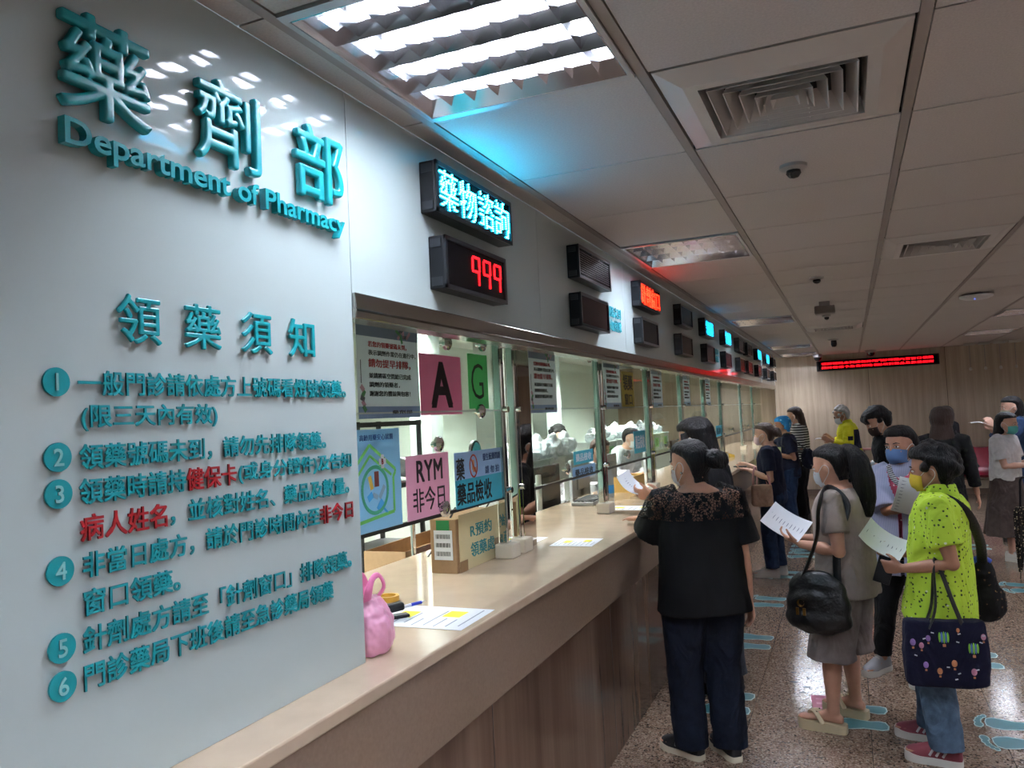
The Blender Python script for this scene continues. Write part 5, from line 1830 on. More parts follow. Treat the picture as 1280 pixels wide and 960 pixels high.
# ------------------------------------------------------------------ woman in the lavender shirt
LAV = stripe_mat('lavender_stripe', '9FA3BC', '8C90AC', 140, (1, .3, 0))
def open_front(bm):
    rm = [f for f in bm.faces if f.calc_center_median().y > .02 and abs(f.calc_center_median().x) < .010 + .06 * max(0, f.calc_center_median().z - 1.06) / .2]
    bmesh.ops.delete(bm, geom=rm, context='FACES')
P5, J5, h5, r5 = person('person', 'woman in an open lavender shirt and blue face mask, facing the camera in the queue', (1.49, 5.43), (-.35, -.94), H=1.54, fat=1.1, head=(-.25, .0, .05), skin=SKIN2,
    feet={'R': (.20, .03, -.25), 'L': (-.03, .09, .2)},
    arms={'R': dict(w=(1.51, 5.165, 1.075), pole=(.9, -.3, -1), wdir=(.93, -.2, -.05), wn=(.1, .5, -.8), curl=.45, side=(0, -1, 0)),
          'L': dict(w=(1.59, 5.17, 1.03), pole=(.05, -.6, -1), wdir=(-.3, -.8, .15), wn=(-.6, .2, .8), curl=.7, side=(0, 0, 1))},
    top=[dict(mat=spot_mat('pink_floral', 'B04A62', [('DCC0C4', 40, .3, .6)]), hem=.49, sleeve=.06, sr=(.03, .03), name='floral_top', m=.007), dict(mat=LAV, hem=.41, sleeve=.52, sr=(.045, .05), name='open_shirt', m=.022, flare=.02, waist=.105, collar=True, post=open_front)],
    bottom=dict(kind='pants', name='leggings', mat=BLACKC, r=(.058, .042, .033), hem=.07), shoes=dict(mat=mat('shoe_grey', '8C8C90', .7), solem=SHOEW, sole=.03),
    hair=dict(style='tied', ears=True, nape=.1, m=HAIR, fringe=.42, vol=.035), mask=mat('mask_blue', '4D6A94', .8), seed=8)
paper_in_hand('prescription_sheet', 'white sheets held up by the woman in the lavender shirt', (1.49, 5.06, 1.13), (.25, -.25, .85), (1, .1, -.2), .16, .22, bend=.02)
STR2 = stripe_mat('zebra_strap', '17171A', 'B8B8BA', 90, (.3, 0, 1))
t = thing('crossbody_bag', 'small black crossbody bag on a black and white striped strap over the lavender shirt', 'bag', (1.61, 5.28, .84))
b = MB(); b.ell((0, 0, .06), (.08, .03, .06), 16, 10); b.box((0, 0, .07), (.13, .04, .09))
solid(b, 'pouch', LEATHER, t, vox=.007, smooth=3)
lc = lambda w: Vector(w) - Vector((1.61, 5.28, .84))
s_ = J5['neck']
strap('strap', [Vector((0, 0, .11)), lc((1.55, 5.245, 1.12)), lc(s_ + Vector((-.06, -.115, -.09))), lc(s_ + Vector((-.09, -.04, .0))), lc(s_ + Vector((-.05, .07, -.05)))], .034, STR2, t)

# ------------------------------------------------------------------ woman in navy at the counter
P6, J6, h6, r6 = person('person', 'woman in navy T-shirt and jeans at the counter, pink mask, brown tied hair', (.44, 8.25), (-1, .06), H=1.54, fat=1.0, lean=.02, head=(-.05, .05, 0), skin=SKIN3,
    feet={'L': (-.09, .03, .05), 'R': (.08, -.02, -.1)},
    arms={'L': dict(w=(.24, 8.11, 1.07), pole=(-.2, -1, -.8), wdir=(-.98, .1, .1), wn=(.1, .3, 1), curl=.5, side=(0, -1, 0), thumb=.3), 'R': dict(w=(.22, 8.34, 1.10), pole=(.2, -1, -.8), wdir=(-1, 0, 0), curl=.4)},
    top=dict(mat=NAVYC, hem=.5, sleeve=.38, sr=(.042, .044), name='t_shirt', m=.012, waist=.096), bottom=dict(kind='pants', mat=JEANS, r=(.064, .05, .044), hem=.06),
    shoes=dict(mat=SHOEW, solem=SHOEW, sole=.03), hair=dict(style='bun', ears=True, m=HAIRB, bun=(0, -.62, .55)), mask=mat('mask_pink', 'D4B8BC', .8), seed=9)
b = MB()
put_text(b, '品', (0, 0, 0), (Vector((0, 0, 0)) + Vector((1, 0, 0)), Vector((0, 0, 1)), Vector((0, -1, 0))), .03, .03, .001, .01)
t = thing('mobile_phone', 'dark phone held over the counter edge by the woman in navy', 'phone', (.155, 8.13, 1.105))
MB().box((0, 0, 0), (.13, .07, .010)).build('body', LBOX, t, bevel=.004)
t = thing('handbag', 'small beige bucket handbag with pink handles on the arm of the woman in navy', 'bag', (.36, 8.03, .72))
b = MB(); rs = [ring_at(Vector((0, 0, z)), Vector((1, 0, 0)), Vector((0, 1, 0)), a, d, 20, 3) for z, a, d in ((0, .09, .06), (.02, .105, .07), (.14, .10, .06), (.21, .095, .05))]; b.rings(rs)
solid(b, 'body', cloth('beige_canvas', 'A88872'), t, vox=.008, smooth=2, amp=.003)
for dx in (-.07, .07):
    pass
strap('handle', [Vector((-.08, 0, .19)), Vector((-.075, 0, .30)), Vector((-.06, .05, .385)), Vector((-.05, .10, .30)), Vector((-.05, .04, .19))], .02, MM('pink_handle', 'B07A7C', .5), t)
strap('handle', [Vector((.08, 0, .19)), Vector((.07, 0, .28)), Vector((.04, .05, .38)), Vector((.03, .10, .30)), Vector((.05, .04, .19))], .02, MM('pink_handle', 'B07A7C', .5), t)

# ------------------------------------------------------------------ woman with the blue headscarf
P7, J7, h7, r7 = person('person', 'woman with a bright blue headscarf and navy T-shirt at the far part of the counter', (.42, 11.05), (-1, -.05), H=1.56, fat=1.05, lean=.03, head=(0, .15, 0), skin=SKIN2,
    arms={'L': dict(w=(.27, 10.88, 1.06), pole=(-.2, -1, -.6), curl=.6), 'R': dict(w=(.2, 11.1, 1.35), pole=(.3, -.6, -1), curl=.6)},
    top=dict(mat=cloth('slate_navy', '23263A'), hem=.48, sleeve=.40, sr=(.045, .048), name='t_shirt', m=.013), bottom=dict(kind='pants', mat=JEANS, r=(.066, .055, .05), hem=.05), shoes=dict(mat=SHOEB, solem=SHOEW),
    hair=dict(style='tied', ears=False, m=spot_mat('blue_scarf', '2F86C8', [('7FC0E0', 18, .3, .5), ('6FA040', 14, .25, .2)]), fringe=.38, nape=.05, vol=.03), seed=10, vox=.009)
t = thing('shoulder_bag', 'dark shoulder bag at the back of the woman with the blue headscarf', 'bag', (.66, 10.98, .86))
b = MB(); b.ell((0, 0, .12), (.09, .12, .14), 16, 10); solid(b, 'pouch', cloth('dark_navy_bag', '15192A'), t, vox=.01, smooth=3, amp=.006)
lc = lambda w: Vector(w) - Vector((.66, 10.98, .86))
s_ = J7['shL']
strap('strap', [Vector((0, 0, .23)), lc(s_ + Vector((.09, -.01, -.03))), lc(s_ + Vector((-.01, 0, .05))), lc(s_ + Vector((-.06, -.06, -.1))), Vector((-.05, -.02, .2))], .03, LEATHER, t)
paper_in_hand('folder', 'pale yellow folder under the arm of the woman with the blue headscarf', (.235, 10.87, 1.02), (0, .1, 1), (1, 0, 0), .2, .26, 'folder', MM('pale_yellow', 'C6C88C', .6), .004, False)
# ------------------------------------------------------------------ woman in stripes
person('person', 'woman with long dark hair in a black and white striped top, farthest at the counter', (.50, 12.2), (-1, .15), H=1.68, head=(-.1, .2, 0), skin=SKIN3,
    arms={'L': dict(l=(-.16, .16, 1.08)), 'R': dict(l=(.14, .2, 1.1))},
    top=dict(mat=stripe_mat('striped_knit', '17171A', 'B8B6B4', 28), hem=.48, sleeve=.8, sr=(.042, .03), name='striped_top'), bottom=dict(kind='pants', mat=BLACKC, hem=.05), shoes=dict(mat=SHOEB, solem=SHOEB),
    hair=dict(style='long', ears=False, m=HAIRB, len=-.9, wd=.40), mask=MWHITE, seed=11, vox=.010)
# ------------------------------------------------------------------ old man in yellow and navy
YJ = zone_mat('yellow_navy_jacket', 'D8D02A', [('1A1C2C', (-1, -.3, 1.04), (1, -.012, 1.31)), ('1A1C2C', (-1, .27, 1.0), (1, .31, 1.3)), ('1A1C2C', (-1, .0, 1.16), (1, .07, 1.22))])
P9, J9, h9, r9 = person('person', 'grey-haired man in glasses and yellow and navy jacket, reading a slip', (1.19, 12.2), (-1, -.12), H=1.66, fat=1.08, lean=.08, head=(0, .28, 0), skin=SKIN2,
    arms={'L': dict(w=(.93, 12.03, 1.16), pole=(-.2, -1, -.8), curl=.5), 'R': dict(w=(.93, 12.28, 1.18), pole=(.2, -1, -.8), curl=.5)},
    top=dict(mat=YJ, hem=.46, sleeve=.93, sr=(.052, .036), name='jacket', m=.022, collar=True, amp=.006), bottom=dict(kind='pants', mat=BLACKC, hem=.05), shoes=dict(mat=SHOEB, solem=SHOEB),
    hair=dict(style='short', ears=True, m=HAIRG, fringe=.3), mask=MWHITE, glasses=True, seed=12, vox=.009)
paper_in_hand('prescription_sheet', 'white slip read by the grey-haired man in yellow', (.82, 12.12, 1.19), (-.9, 0, .25), (0, 1, 0), .15, .2)
# ------------------------------------------------------------------ man in black with the dark mask
P10, J10, h10, r10 = person('person', 'young man with thick black hair and dark brown mask looking at a grey folder', (1.55, 8.0), (-.97, -.25), H=1.66, fat=1.05, lean=.10, head=(0, .45, 0), skin=SKIN3,
    arms={'L': dict(w=(1.33, 7.80, 1.13), pole=(-.3, -.8, -1), curl=.6, wdir=(-.95, .25, .1), wn=(.1, .9, .3), side=(0, 0, 1)), 'R': dict(w=(1.31, 8.05, 1.13), pole=(.3, -.8, -1), curl=.6)},
    top=dict(mat=BLACKC, hem=.48, sleeve=.42, sr=(.046, .05), name='t_shirt', m=.014), bottom=dict(kind='pants', mat=BLACKC, hem=.05), shoes=dict(mat=SHOEB, solem=SHOEW),
    hair=dict(style='short', ears=True, vol=.06, bangs=True), mask=mat('mask_brown', '33221F', .8), seed=13, vox=.008)
b = MB(); b.tube([J10['wrL'] + Vector((.03, .03 * cos(a), .03 * sin(a))) for a in [2 * pi * k / 14 for k in range(15)]], .006, 8); b.ell(J10['wrL'] + Vector((.03, -.03, .01)), (.018, .008, .018))
tag(b.build('wristwatch', MM('watch_silver', 'C8CACA', .3, .6), None, True), 'silver wristwatch on the young man with the dark mask', 'watch')
paper_in_hand('folder', 'grey folder held by the young man with the dark mask', (1.22, 7.93, 1.10), (-.55, .05, .6), (0, 1, 0), .2, .27, 'folder', MM('grey_folder', '9A9CA2', .5), .006, False)
# ------------------------------------------------------------------ woman with long brown hair
person('person', 'woman with long dark brown hair and a dark plaid shirt, back to the camera', (2.0, 8.5), (.25, .97), H=1.60, fat=0.92, head=(0, .1, 0),
    top=dict(mat=spot_mat('dark_plaid', '1C1C1E', [('262C26', 22, .4, .4)]), hem=.44, sleeve=.85, sr=(.042, .034), name='plaid_shirt', m=.012), bottom=dict(kind='pants', mat=BLACKC, hem=.05), shoes=dict(mat=SHOEB, solem=SHOEW),
    hair=dict(style='long', ears=False, m=HAIRB, len=-1.3, wd=.70, vol=.10), seed=14, vox=.009)
# person in black farther back
P15, J15, h15, r15 = person('person', 'person in black with white shoes standing before the red seats, mostly hidden', (2.56, 13.5), (-.8, .5), H=1.58,
    top=dict(mat=BLACKC, hem=.47, sleeve=.5, name='shirt'), bottom=dict(kind='pants', mat=BLACKC, hem=.07), shoes=dict(mat=SHOEW, solem=SHOEW), hair=dict(style='tied', ears=True), seed=15, vox=.012)
t = thing('shoulder_bag', 'black triangular bag in front of the red seats', 'bag', (2.70, 13.25, .62))
b = MB(); b.prism([(-.05, .3), (.06, .28), (.2, .05), (.1, 0), (-.12, .05)], -.05, .05, ((0, 0, 0), (1, 0, 0), (0, 0, 1), (0, -1, 0))); solid(b, 'pouch', LEATHER, t, vox=.012, smooth=4)
strap('strap', [Vector((-.05, 0, .28)), Vector((-.09, .1, .5)), Vector((-.12, .2, .7)), Vector((-.04, .12, .5)), Vector((.03, 0, .27))], .025, LEATHER, t)
# ------------------------------------------------------------------ woman in the white T-shirt
P12, J12, h12, r12 = person('person', 'woman in a white T-shirt and long brown skirt with a teal mask, at the right', (2.64, 9.45), (.85, -.52), H=1.53, fat=1.05, head=(.0, .12, 0), skin=SKIN3,
    feet={'L': (-.09, .03, .15), 'R': (.09, .04, -.1)},
    arms={'R': dict(w=(2.83, 9.22, .99), pole=(.3, -.8, -1), wdir=(.9, -.1, .1), wn=(0, .3, 1), curl=.5), 'L': dict(w=(2.90, 9.35, 1.02), pole=(-.3, -.8, -1), wdir=(.9, -.2, .1), wn=(0, -.3, 1), curl=.5)},
    top=dict(mat=WHITEC, hem=.535, sleeve=.40, sr=(.045, .05), name='t_shirt', m=.014), bottom=dict(kind='skirt', mat=cloth('brown_skirt', '4A3E3A', var=.15), hem=.17, flare=.055), shoes=dict(mat=SHOEW, solem=SHOEW, sole=.03),
    hair=dict(style='bob', ears=False, len=-.12), mask=mat('mask_teal', '4FA8A0', .8), seed=16, vox=.009)
b = MB()
for k, (x, z) in enumerate(((-.04, 1.12), (0, 1.13), (.04, 1.12), (-.03, 1.08), (.03, 1.08))):
    b.box((x, .118, z), (.022, .004, .014), rot=Matrix.Rotation(.4 * (k - 2), 3, 'Y'))
b.build('shirt_print', INK, P12, label='black printed marks')
paper_in_hand('prescription_sheet', 'white sheet held by the woman in the white T-shirt', (2.98, 9.2, 1.04), (.9, -.3, .3), (.3, .9, 0), .15, .2)
# ------------------------------------------------------------------ woman in the blue coat
person('person', 'dark-haired woman in a blue denim coat holding papers, farthest at the right edge', (2.96, 10.6), (-1, -.1), H=1.69, head=(.1, .1, 0), skin=SKIN3,
    arms={'L': dict(w=(2.70, 10.42, 1.34), pole=(-.3, -.6, -1), curl=.6), 'R': dict(w=(2.72, 10.7, 1.30), pole=(.3, -.6, -1), curl=.6)},
    top=dict(mat=cloth('denim_coat', '2C4060'), hem=.36, sleeve=.9, sr=(.05, .04), name='coat', m=.022, flare=.02), bottom=dict(kind='pants', mat=BLACKC, hem=.05), shoes=dict(mat=SHOEB, solem=SHOEB),
    hair=dict(style='bob', ears=True, len=.0), mask=mat('mask_beige', 'A8A088', .8), seed=17, vox=.010)
paper_in_hand('prescription_sheet', 'white papers held up by the woman in the blue coat', (2.60, 10.5, 1.385), (-.9, -.05, .25), (0, 1, 0), .18, .24)

# ------------------------------------------------------------------ pharmacy staff behind the glass
COAT = cloth('staff_white', 'C9CDD2')
for (x, y), f, H, ln, m, lb in (((-1.95, 8.5), (1, -.4), 1.60, .0, HAIR, 'pharmacist with black hair behind the bag heap in the second window'),
                                ((-1.50, 7.75), (1, -.2), 1.55, .55, HAIRB, 'brown-haired pharmacist bent over the desk in the third window'),
                                ((-1.45, 9.1), (1, -.3), 1.58, .4, HAIR, 'dark-haired pharmacist at the desk behind the green D tags')):
    person('person', lb, (x, y), f, H=H, lean=ln, head=(0, .25, 0), skin=SKIN3, arms={'L': dict(l=(-.16, .28 + ln * .3, .98)), 'R': dict(l=(.16, .28 + ln * .3, .98))},
           top=dict(mat=COAT, hem=.4, sleeve=.9, sr=(.048, .04), name='white_coat', m=.018), bottom=dict(kind='pants', mat=BLACKC, hem=.05), shoes=dict(mat=SHOEB, solem=SHOEB),
           hair=dict(style='tied' if ln else 'short', ears=True, m=m), mask=MWHITE, seed=int(y * 3), vox=.011)

# ------------------------------------------------------------------ pink carrier bag on the counter
PINKBAG = mat('pink_plastic', 'EBA8C8', 0.28, spec=0.5, alpha=0.8)
t = thing('plastic_bag', 'small pink plastic carrier bag standing on the counter against the white panel', 'bag', (-.045, 1.815, 1.08))
b = MB()
n = 26
prof = [(.02, 0), (.058, .003), (.072, .03), (.074, .06), (.070, .09), (.058, .115), (.044, .135), (.036, .150)]
b.rings([[Vector((r * cos(2 * pi * k / n) * (1 + .10 * sin(5 * 2 * pi * k / n + z * 30) * (z / .145)), r * .95 * sin(2 * pi * k / n) * (1 + .12 * cos(7 * 2 * pi * k / n)), z)) for k in range(n)] for r, z in prof])
solid(b, 'pouch', PINKBAG, t, vox=.004, smooth=1, amp=.0045, freq=38, seed=3)
b = MB()
for s_ in (-1, 1):
    b.tube([Vector((.012 * s_, -.02, .135)), Vector((.03 * s_, -.035, .17)), Vector((.035 * s_, -.02, .205)), Vector((.03 * s_, .02, .205)), Vector((.03 * s_, .04, .17)), Vector((.012 * s_, .02, .135))], [.012, .011, .008, .008, .011, .012], 10, smooth=5, flat=.5)
b.build('handles', mat('pink_plastic_handle', 'E07AA8', 0.3), t, True)

# ------------------------------------------------------------------ floor decals
FPT = mat('footprint_teal', '3F7A82', 0.3)
FPW = mat('footprint_edge', 'B4CBCB', 0.3)
def sole_poly(grow=0.0):
    L = [(-.105, .0), (-.10, .026), (-.075, .04), (-.03, .044), (.02, .034), (.06, .027), (.10, .032), (.128, .024), (.137, 0), (.128, -.024), (.10, -.031), (.06, -.026), (.02, -.022), (-.03, -.032), (-.075, -.036), (-.10, -.024)]
    return [(x * (1 + grow * 9), y + math.copysign(grow * 1.0, y) if abs(y) > 1e-6 else 0) for x, y in L]
TOES = [(-.135, .028, .017), (-.14, .003, .013), (-.136, -.017, .011), (-.126, -.033, .010), (-.112, -.045, .009)]
def print_mesh():
    a, c = MB(), MB()
    a.prism(sole_poly(.005), 0.0004, 0.0010)
    c.prism(sole_poly(0), 0.0010, 0.0014)
    for x, y, r in TOES:
        a.cyl((x, y, .0007), r + .005, .0006, 18)
        c.cyl((x, y, .0012), r, .0004, 18)
    return a.mesh('outline', FPW), c.mesh('footprint', FPT)
FO, FI = print_mesh()
FPP = [(.44, 4.68, 'teal footprint decals on the floor by the shoes of the woman in black'), (.44, 5.92, 'teal footprint decals on the floor behind the woman in black, first pair beyond her'),
       (.44, 7.15, 'teal footprint decals on the floor, second pair beyond the woman in black'), (.50, 8.32, 'teal footprint decals under the white sneakers of the woman in navy'),
       (.62, 9.45, 'far teal footprint decals behind the woman in navy, nearest of three'), (.62, 9.9, 'far teal footprint decals behind the woman in navy, middle of three'), (.62, 10.35, 'far teal footprint decals behind the woman in navy, farthest of three'),
       (1.14, 4.66, 'teal footprint decals behind the cream sandals of the woman in grey'), (1.86, 4.62, 'large teal barefoot decals at the lower right corner of the picture'),
       (1.84, 5.86, 'teal footprint decals behind the balloon tote bag'), (2.50, 8.1, 'teal footprint decals at the right edge by the umbrella tip'),
       (2.40, 10.2, 'teal footprint decals behind the shoes of the woman in the white T-shirt'), (2.38, 11.45, 'far teal footprint decals beyond the woman in the white T-shirt')]
for x, y, lb in FPP:
    t = thing('footprint_decal', lb, 'floor decal', (x, y, 0), 0, 'teal footprint decals marking the queue')
    for s_ in (-1, 1):
        o = link('footprint', FI, t)
        o.location = (0, s_ * .125, 0)
        o.rotation_euler = (0, 0, s_ * -.10)
        o.scale = (1.05, -1.75 * s_, 1)
        q = link('outline', FO, o)
t = thing('floor_sticker', 'pink square sticker on the floor under the far sandal of the woman in grey', 'floor decal', (1.0, 4.80, 0), .1)
MB().box((0, 0, .0006), (.2, .26, .0012)).build('sheet', MM('pink_sticker', 'B8687E', .4), t)
b = MB()
b.box((0, 0, .0014), (.15, .03, .0004)); b.box((0, .07, .0014), (.15, .02, .0004)); b.box((0, -.07, .0014), (.12, .02, .0004))
b.build('print', MM('pink_pale', 'D8A0B0', .4), t)
for k, (x, y, r) in enumerate(((.78, 5.12, .018), (.86, 5.05, .016), (.77, 5.3, .012), (.87, 5.22, .010), (.84, 4.95, .013))):
    b = MB(); b.cyl((0, 0, .0006), r, .0008, 14)
    o = b.build('floor_stain', MM('stain', '2E2420', .6), None, loc=(x, y, 0))
    o.scale = (1.4, .8, 1)
    tag(o, 'small dark stain spot on the floor in front of the woman in grey', 'stain', 'dark stain spots on the floor')

# closed leopard umbrella at the right edge
t = thing('umbrella', 'closed umbrella with a dark leopard print standing at the right picture edge', 'umbrella', (2.55, 8.5, 0))
b = MB()
rs = []
for z, r in ((.06, .012), (.12, .02), (.3, .034), (.5, .045), (.62, .05), (.66, .03)):
    rs.append([Vector((z * .06 + r * cos(2 * pi * k / 24) * (1 + .22 * sin(6 * 2 * pi * k / 24)), r * sin(2 * pi * k / 24) * (1 + .22 * sin(6 * 2 * pi * k / 24)), z)) for k in range(24)])
b.rings(rs)
b.build('canopy', spot_mat('leopard_print', '1E1B18', [('A89878', 55, .35, .6), ('D8D0C0', 38, .22, .4)]), t, True)
MB().tube([(0, 0, 0), (.006, 0, .07)], .005, 10).build('tip', STEEL, t)
MB().tube([(.04, 0, .65), (.05, 0, .84), (.055, 0, .90), (.075, 0, .93), (.10, 0, .91), (.105, 0, .87)], .011, 12, smooth=3).build('handle', LBOX, t, True)

# red row seats before the far wall
REDS = mat('red_seat_plastic', '7E1C2E', 0.3)
t = thing('seat_row', 'row of dark red plastic seats on a metal beam before the far wood wall', 'bench', (3.35, 14.35, 0))
def shell():
    b = MB()
    P = [(-.22, .455, .21), (-.19, .435, .225), (-.05, .425, .225), (.1, .43, .225), (.17, .47, .225), (.205, .58, .22), (.23, .72, .215), (.25, .82, .19), (.252, .86, .12)]
    rs = []
    for y, z, w in P:
        rs.append([Vector((x * w, y + (.02 * x * x if z > .5 else 0), z + .03 * abs(x) ** 3)) for x in [-1 + 2 * k / 8 for k in range(9)]] + [Vector((x * w, y + .012 + (.02 * x * x if z > .5 else 0), z - .014 + .03 * abs(x) ** 3)) for x in [1 - 2 * k / 8 for k in range(9)]])
    b.rings(rs)
    return b.mesh('seat_shell', REDS, 60)
sm_ = shell()
for k in range(4):
    o = link('seat_shell', sm_, t)
    o.location = (-.72 + .48 * k, 0, 0)
MB().box((0, .02, .39), (1.9, .06, .05)).build('beam', STEEL, t, bevel=.004)
for x in (-.7, .7):
    b = MB(); b.tube([(x, .02, .37), (x, .02, .03)], .022, 12); b.box((x, .02, .015), (.06, .5, .03))
    b.build('leg', LBOX, t)

# ------------------------------------------------------------------ inside the pharmacy
DESK = mat('desk_grey', 'B8B8B2', 0.5)
t = thing('work_desk', 'long grey work desk behind the service counter', 'desk', (-.96, 7.8, 0))
MB().box((0, 0, .845), (.44, 13.4, .03)).build('desktop', DESK, t, bevel=.003)
MB().box((.19, 0, .415), (.02, 13.2, .83)).build('front_panel', DESK, t)
for y in (-6.5, -3.2, 0, 3.2, 6.5):
    MB().box((-.02, y, .415), (.38, .03, .83)).build('side_panel', DESK, t)
DZ = .8605
def monitor(x, y, w, h, z0, label, m, rz=0.0):
    t = thing('monitor', label, 'monitor', (x, y, DZ), rz, 'monitors on the work desk')
    MB().box((0, 0, .008), (.16, .22, .016)).build('foot', m, t, bevel=.004)
    MB().box((0, 0, (z0 - DZ) / 2 + .04), (.03, .06, z0 - DZ + .06)).build('stand', m, t)
    b = MB(); b.box((0, 0, z0 - DZ + h / 2), (.03, w, h)); b.box((.02, 0, z0 - DZ + h / 2), (.025, w * .55, h * .55))
    b.build('back_shell', m, t, bevel=.008)
    MB().box((-.016, 0, z0 - DZ + h / 2), (.003, w * .95, h * .93)).build('screen', LGLS, t)
MBK = mat('monitor_black', '17181B', 0.4)
MGR = mat('monitor_grey', '9C9E9E', 0.45)
monitor(-.88, 5.35, .58, .34, 1.0, 'black monitor seen from behind in the second window', MBK)
monitor(-.88, 6.15, .46, .32, 1.02, 'grey rounded monitor back beside the black monitor in the second window', MGR)
monitor(-.90, 7.05, .5, .34, .98, 'grey monitor back in the third window, before the brown-haired pharmacist', MGR)
monitor(-.90, 8.7, .5, .34, .98, 'grey monitor back in the fourth window', MGR)
monitor(-.90, 10.1, .5, .34, .98, 'black monitor back in the sixth window', MBK)
t = thing('support_pole', 'white support pole standing on the desk in the second window', 'stand', (-.79, 5.0, DZ))
MB().cyl((0, 0, .22), .02, .44, 16).build('pole', WHITE, t, True)
MB().box((0, 0, .006), (.09, .09, .012)).build('clamp', WHITE, t, bevel=.003)
MB().box((-.04, .03, .36), (.09, .05, .04)).build('joint', MGR, t, bevel=.006)
t = thing('computer', 'black computer case on the desk below the black monitor', 'computer', (-.92, 5.75, DZ))
MB().box((0, 0, .085), (.3, .2, .17)).build('case', MBK, t, bevel=.006)
MB().box((.151, .0, .09), (.003, .09, .12)).build('front_panel', MM('black_gloss', '08080A', .15), t)
MB().box((.152, .07, .14), (.003, .02, .01)).build('red_light', mat('red_light', 'FF3020', .4, emit='FF3020', es=1.5), t)
t = thing('printer', 'small grey label printer on the work desk behind the second post', 'printer', (-.88, 6.55, DZ))
b = MB(); b.prism([(-.1, 0), (.1, 0), (.1, .16), (.04, .24), (-.1, .24)], -.11, .11, ((0, 0, 0), (1, 0, 0), (0, 0, 1), (0, -1, 0))); b.build('body', MGR, t, bevel=.008)
MB().box((.085, 0, .18), (.05, .14, .01), rot=Matrix.Rotation(.9, 3, 'Y')).build('paper_slot', MBK, t)
t = thing('keyboard', 'grey keyboard lying on the rear of the counter beside the second window post', 'keyboard', (-.52, 5.3, 1.0805), .05)
MB().box((0, 0, .012), (.16, .44, .024)).build('base', MGR, t, bevel=.005)
b = MB()
for i in range(5):
    for j in range(14):
        b.box((-.058 + .029 * i, -.19 + .0295 * j, .028), (.022, .024, .008))
b.build('keys', MM('keys_dark', '2A2B2E', .5), t)
# third window, on the counter
t = thing('carton', 'small open brown carton on the counter in the third window', 'box', (-.45, 6.1, 1.0805))
b = MB(); b.box((0, 0, .004), (.16, .36, .006))
for s_ in (-1, 1):
    b.box((s_ * .079, 0, .06), (.004, .36, .12)); b.box((0, s_ * .179, .06), (.16, .004, .12))
b.build('box', mat('yellow_card', 'A88444', .7), t)
MB().box((0, 0, .10), (.10, .3, .004), rot=Matrix.Rotation(.3, 3, 'Y')).build('slips', PAPER, t)
t = thing('dispenser', 'grey cylinder dispenser with a blue label on the counter in the third window', 'dispenser', (-.50, 5.62, 1.0805))
MB().lathe([(.055, 0), (.06, .01), (.06, .17), (.045, .19), (.045, .21), (.002, .212)], n=28).build('body', MGR, t, True)
MB().lathe([(.0605, .03), (.061, .031), (.061, .09), (.0605, .091)], n=28, cap=False).build('label', MM('label_cyan', '2F8FD0', .4), t, True)
t = thing('small_box', 'small yellow box on the far counter sill by the headscarf woman', 'box', (-.28, 10.1, 1.0805), .4)
b = MB(); b.prism([(-.1, 0), (.1, 0), (.1, .03), (-.1, .09)], -.09, .09, ((0, 0, 0), (1, 0, 0), (0, 0, 1), (0, -1, 0))); b.build('box', MM('yellow_card2', 'C09A3A', .6), t)
MB().box((-.03, 0, .075), (.12, .15, .004), rot=Matrix.Rotation(.29, 3, 'Y')).build('lid', MM('yellow_card2', 'C09A3A', .6), t)

# heaps of bagged medicines in labelled bins
BIN = mat('bin_white', 'C2C8C4', .5)
BAGM = mat('clear_bag', 'D4DAE0', .22, spec=.6, var=.12, vscale=30)
def bag_mesh(k):
    b = MB(); rnd = random.Random(k)
    b.ell((0, 0, .07), (.10, .12, .075), 14, 9)
    b.ell((rnd.uniform(-.03, .03), rnd.uniform(-.04, .04), .14), (.05, .06, .06), 12, 8)
    b.box((rnd.uniform(-.02, .02), rnd.uniform(-.03, .03), .08), (.13, .16, .10), rot=Matrix.Rotation(rnd.uniform(-.5, .5), 3, 'X'))
    me = remesh(b, .011, 1, .020, 17, k)
    me.materials.append(BAGM)
    for p in me.polygons:
        p.use_smooth = False
    return me
BAGS = [bag_mesh(k) for k in range(4)]
def bin_box(x, y, z, w, d, h, label, grp, tag_text=None):
    t = thing('storage_bin', label, 'bin', (x, y, z), 0, grp)
    b = MB(); b.box((0, 0, .004), (d, w, .008))
    for s_ in (-1, 1):
        b.box((s_ * (d / 2 - .004), 0, h / 2), (.008, w, h)); b.box((0, s_ * (w / 2 - .004), h / 2), (d, .008, h))
    b.box((d / 2 + .004, 0, h - .012), (.012, w + .012, .022))
    b.build('basket', BIN, t, bevel=.003)
    if tag_text:
        tg = MB().box((d / 2 + .013, 0, h * .45), (.003, .24, .14)).build('tag', MM('tag_green', '7FD08A', .5), t, label='green tag')
        q = MB(); put_text(q, tag_text, (d / 2 + .0152, 0, h * .45), WALL, .075, .09, .001, .01); q.build('letter', INK, tg)
    return t
sh = thing('supply_shelf', 'white desk shelf carrying the bins of bagged medicine in the second window', 'shelf', (-1.28, 6.3, 0))
MB().box((0, 0, 1.14), (.18, 1.7, .02)).build('board', BIN, sh)
for y in (-.8, 0, .8):
    MB().box((0, y, .565), (.16, .02, 1.13)).build('upright', BIN, sh)
oo = ['first', 'second', 'third', 'fourth', 'fifth', 'sixth', 'seventh']
for k in range(4):
    bin_box(-1.28, 5.66 + .42 * k, 1.1505, .40, .17, .19, '%s white bin from the left on the shelf in the second window' % oo[k], 'white bins in the second window')
rnd = random.Random(8)
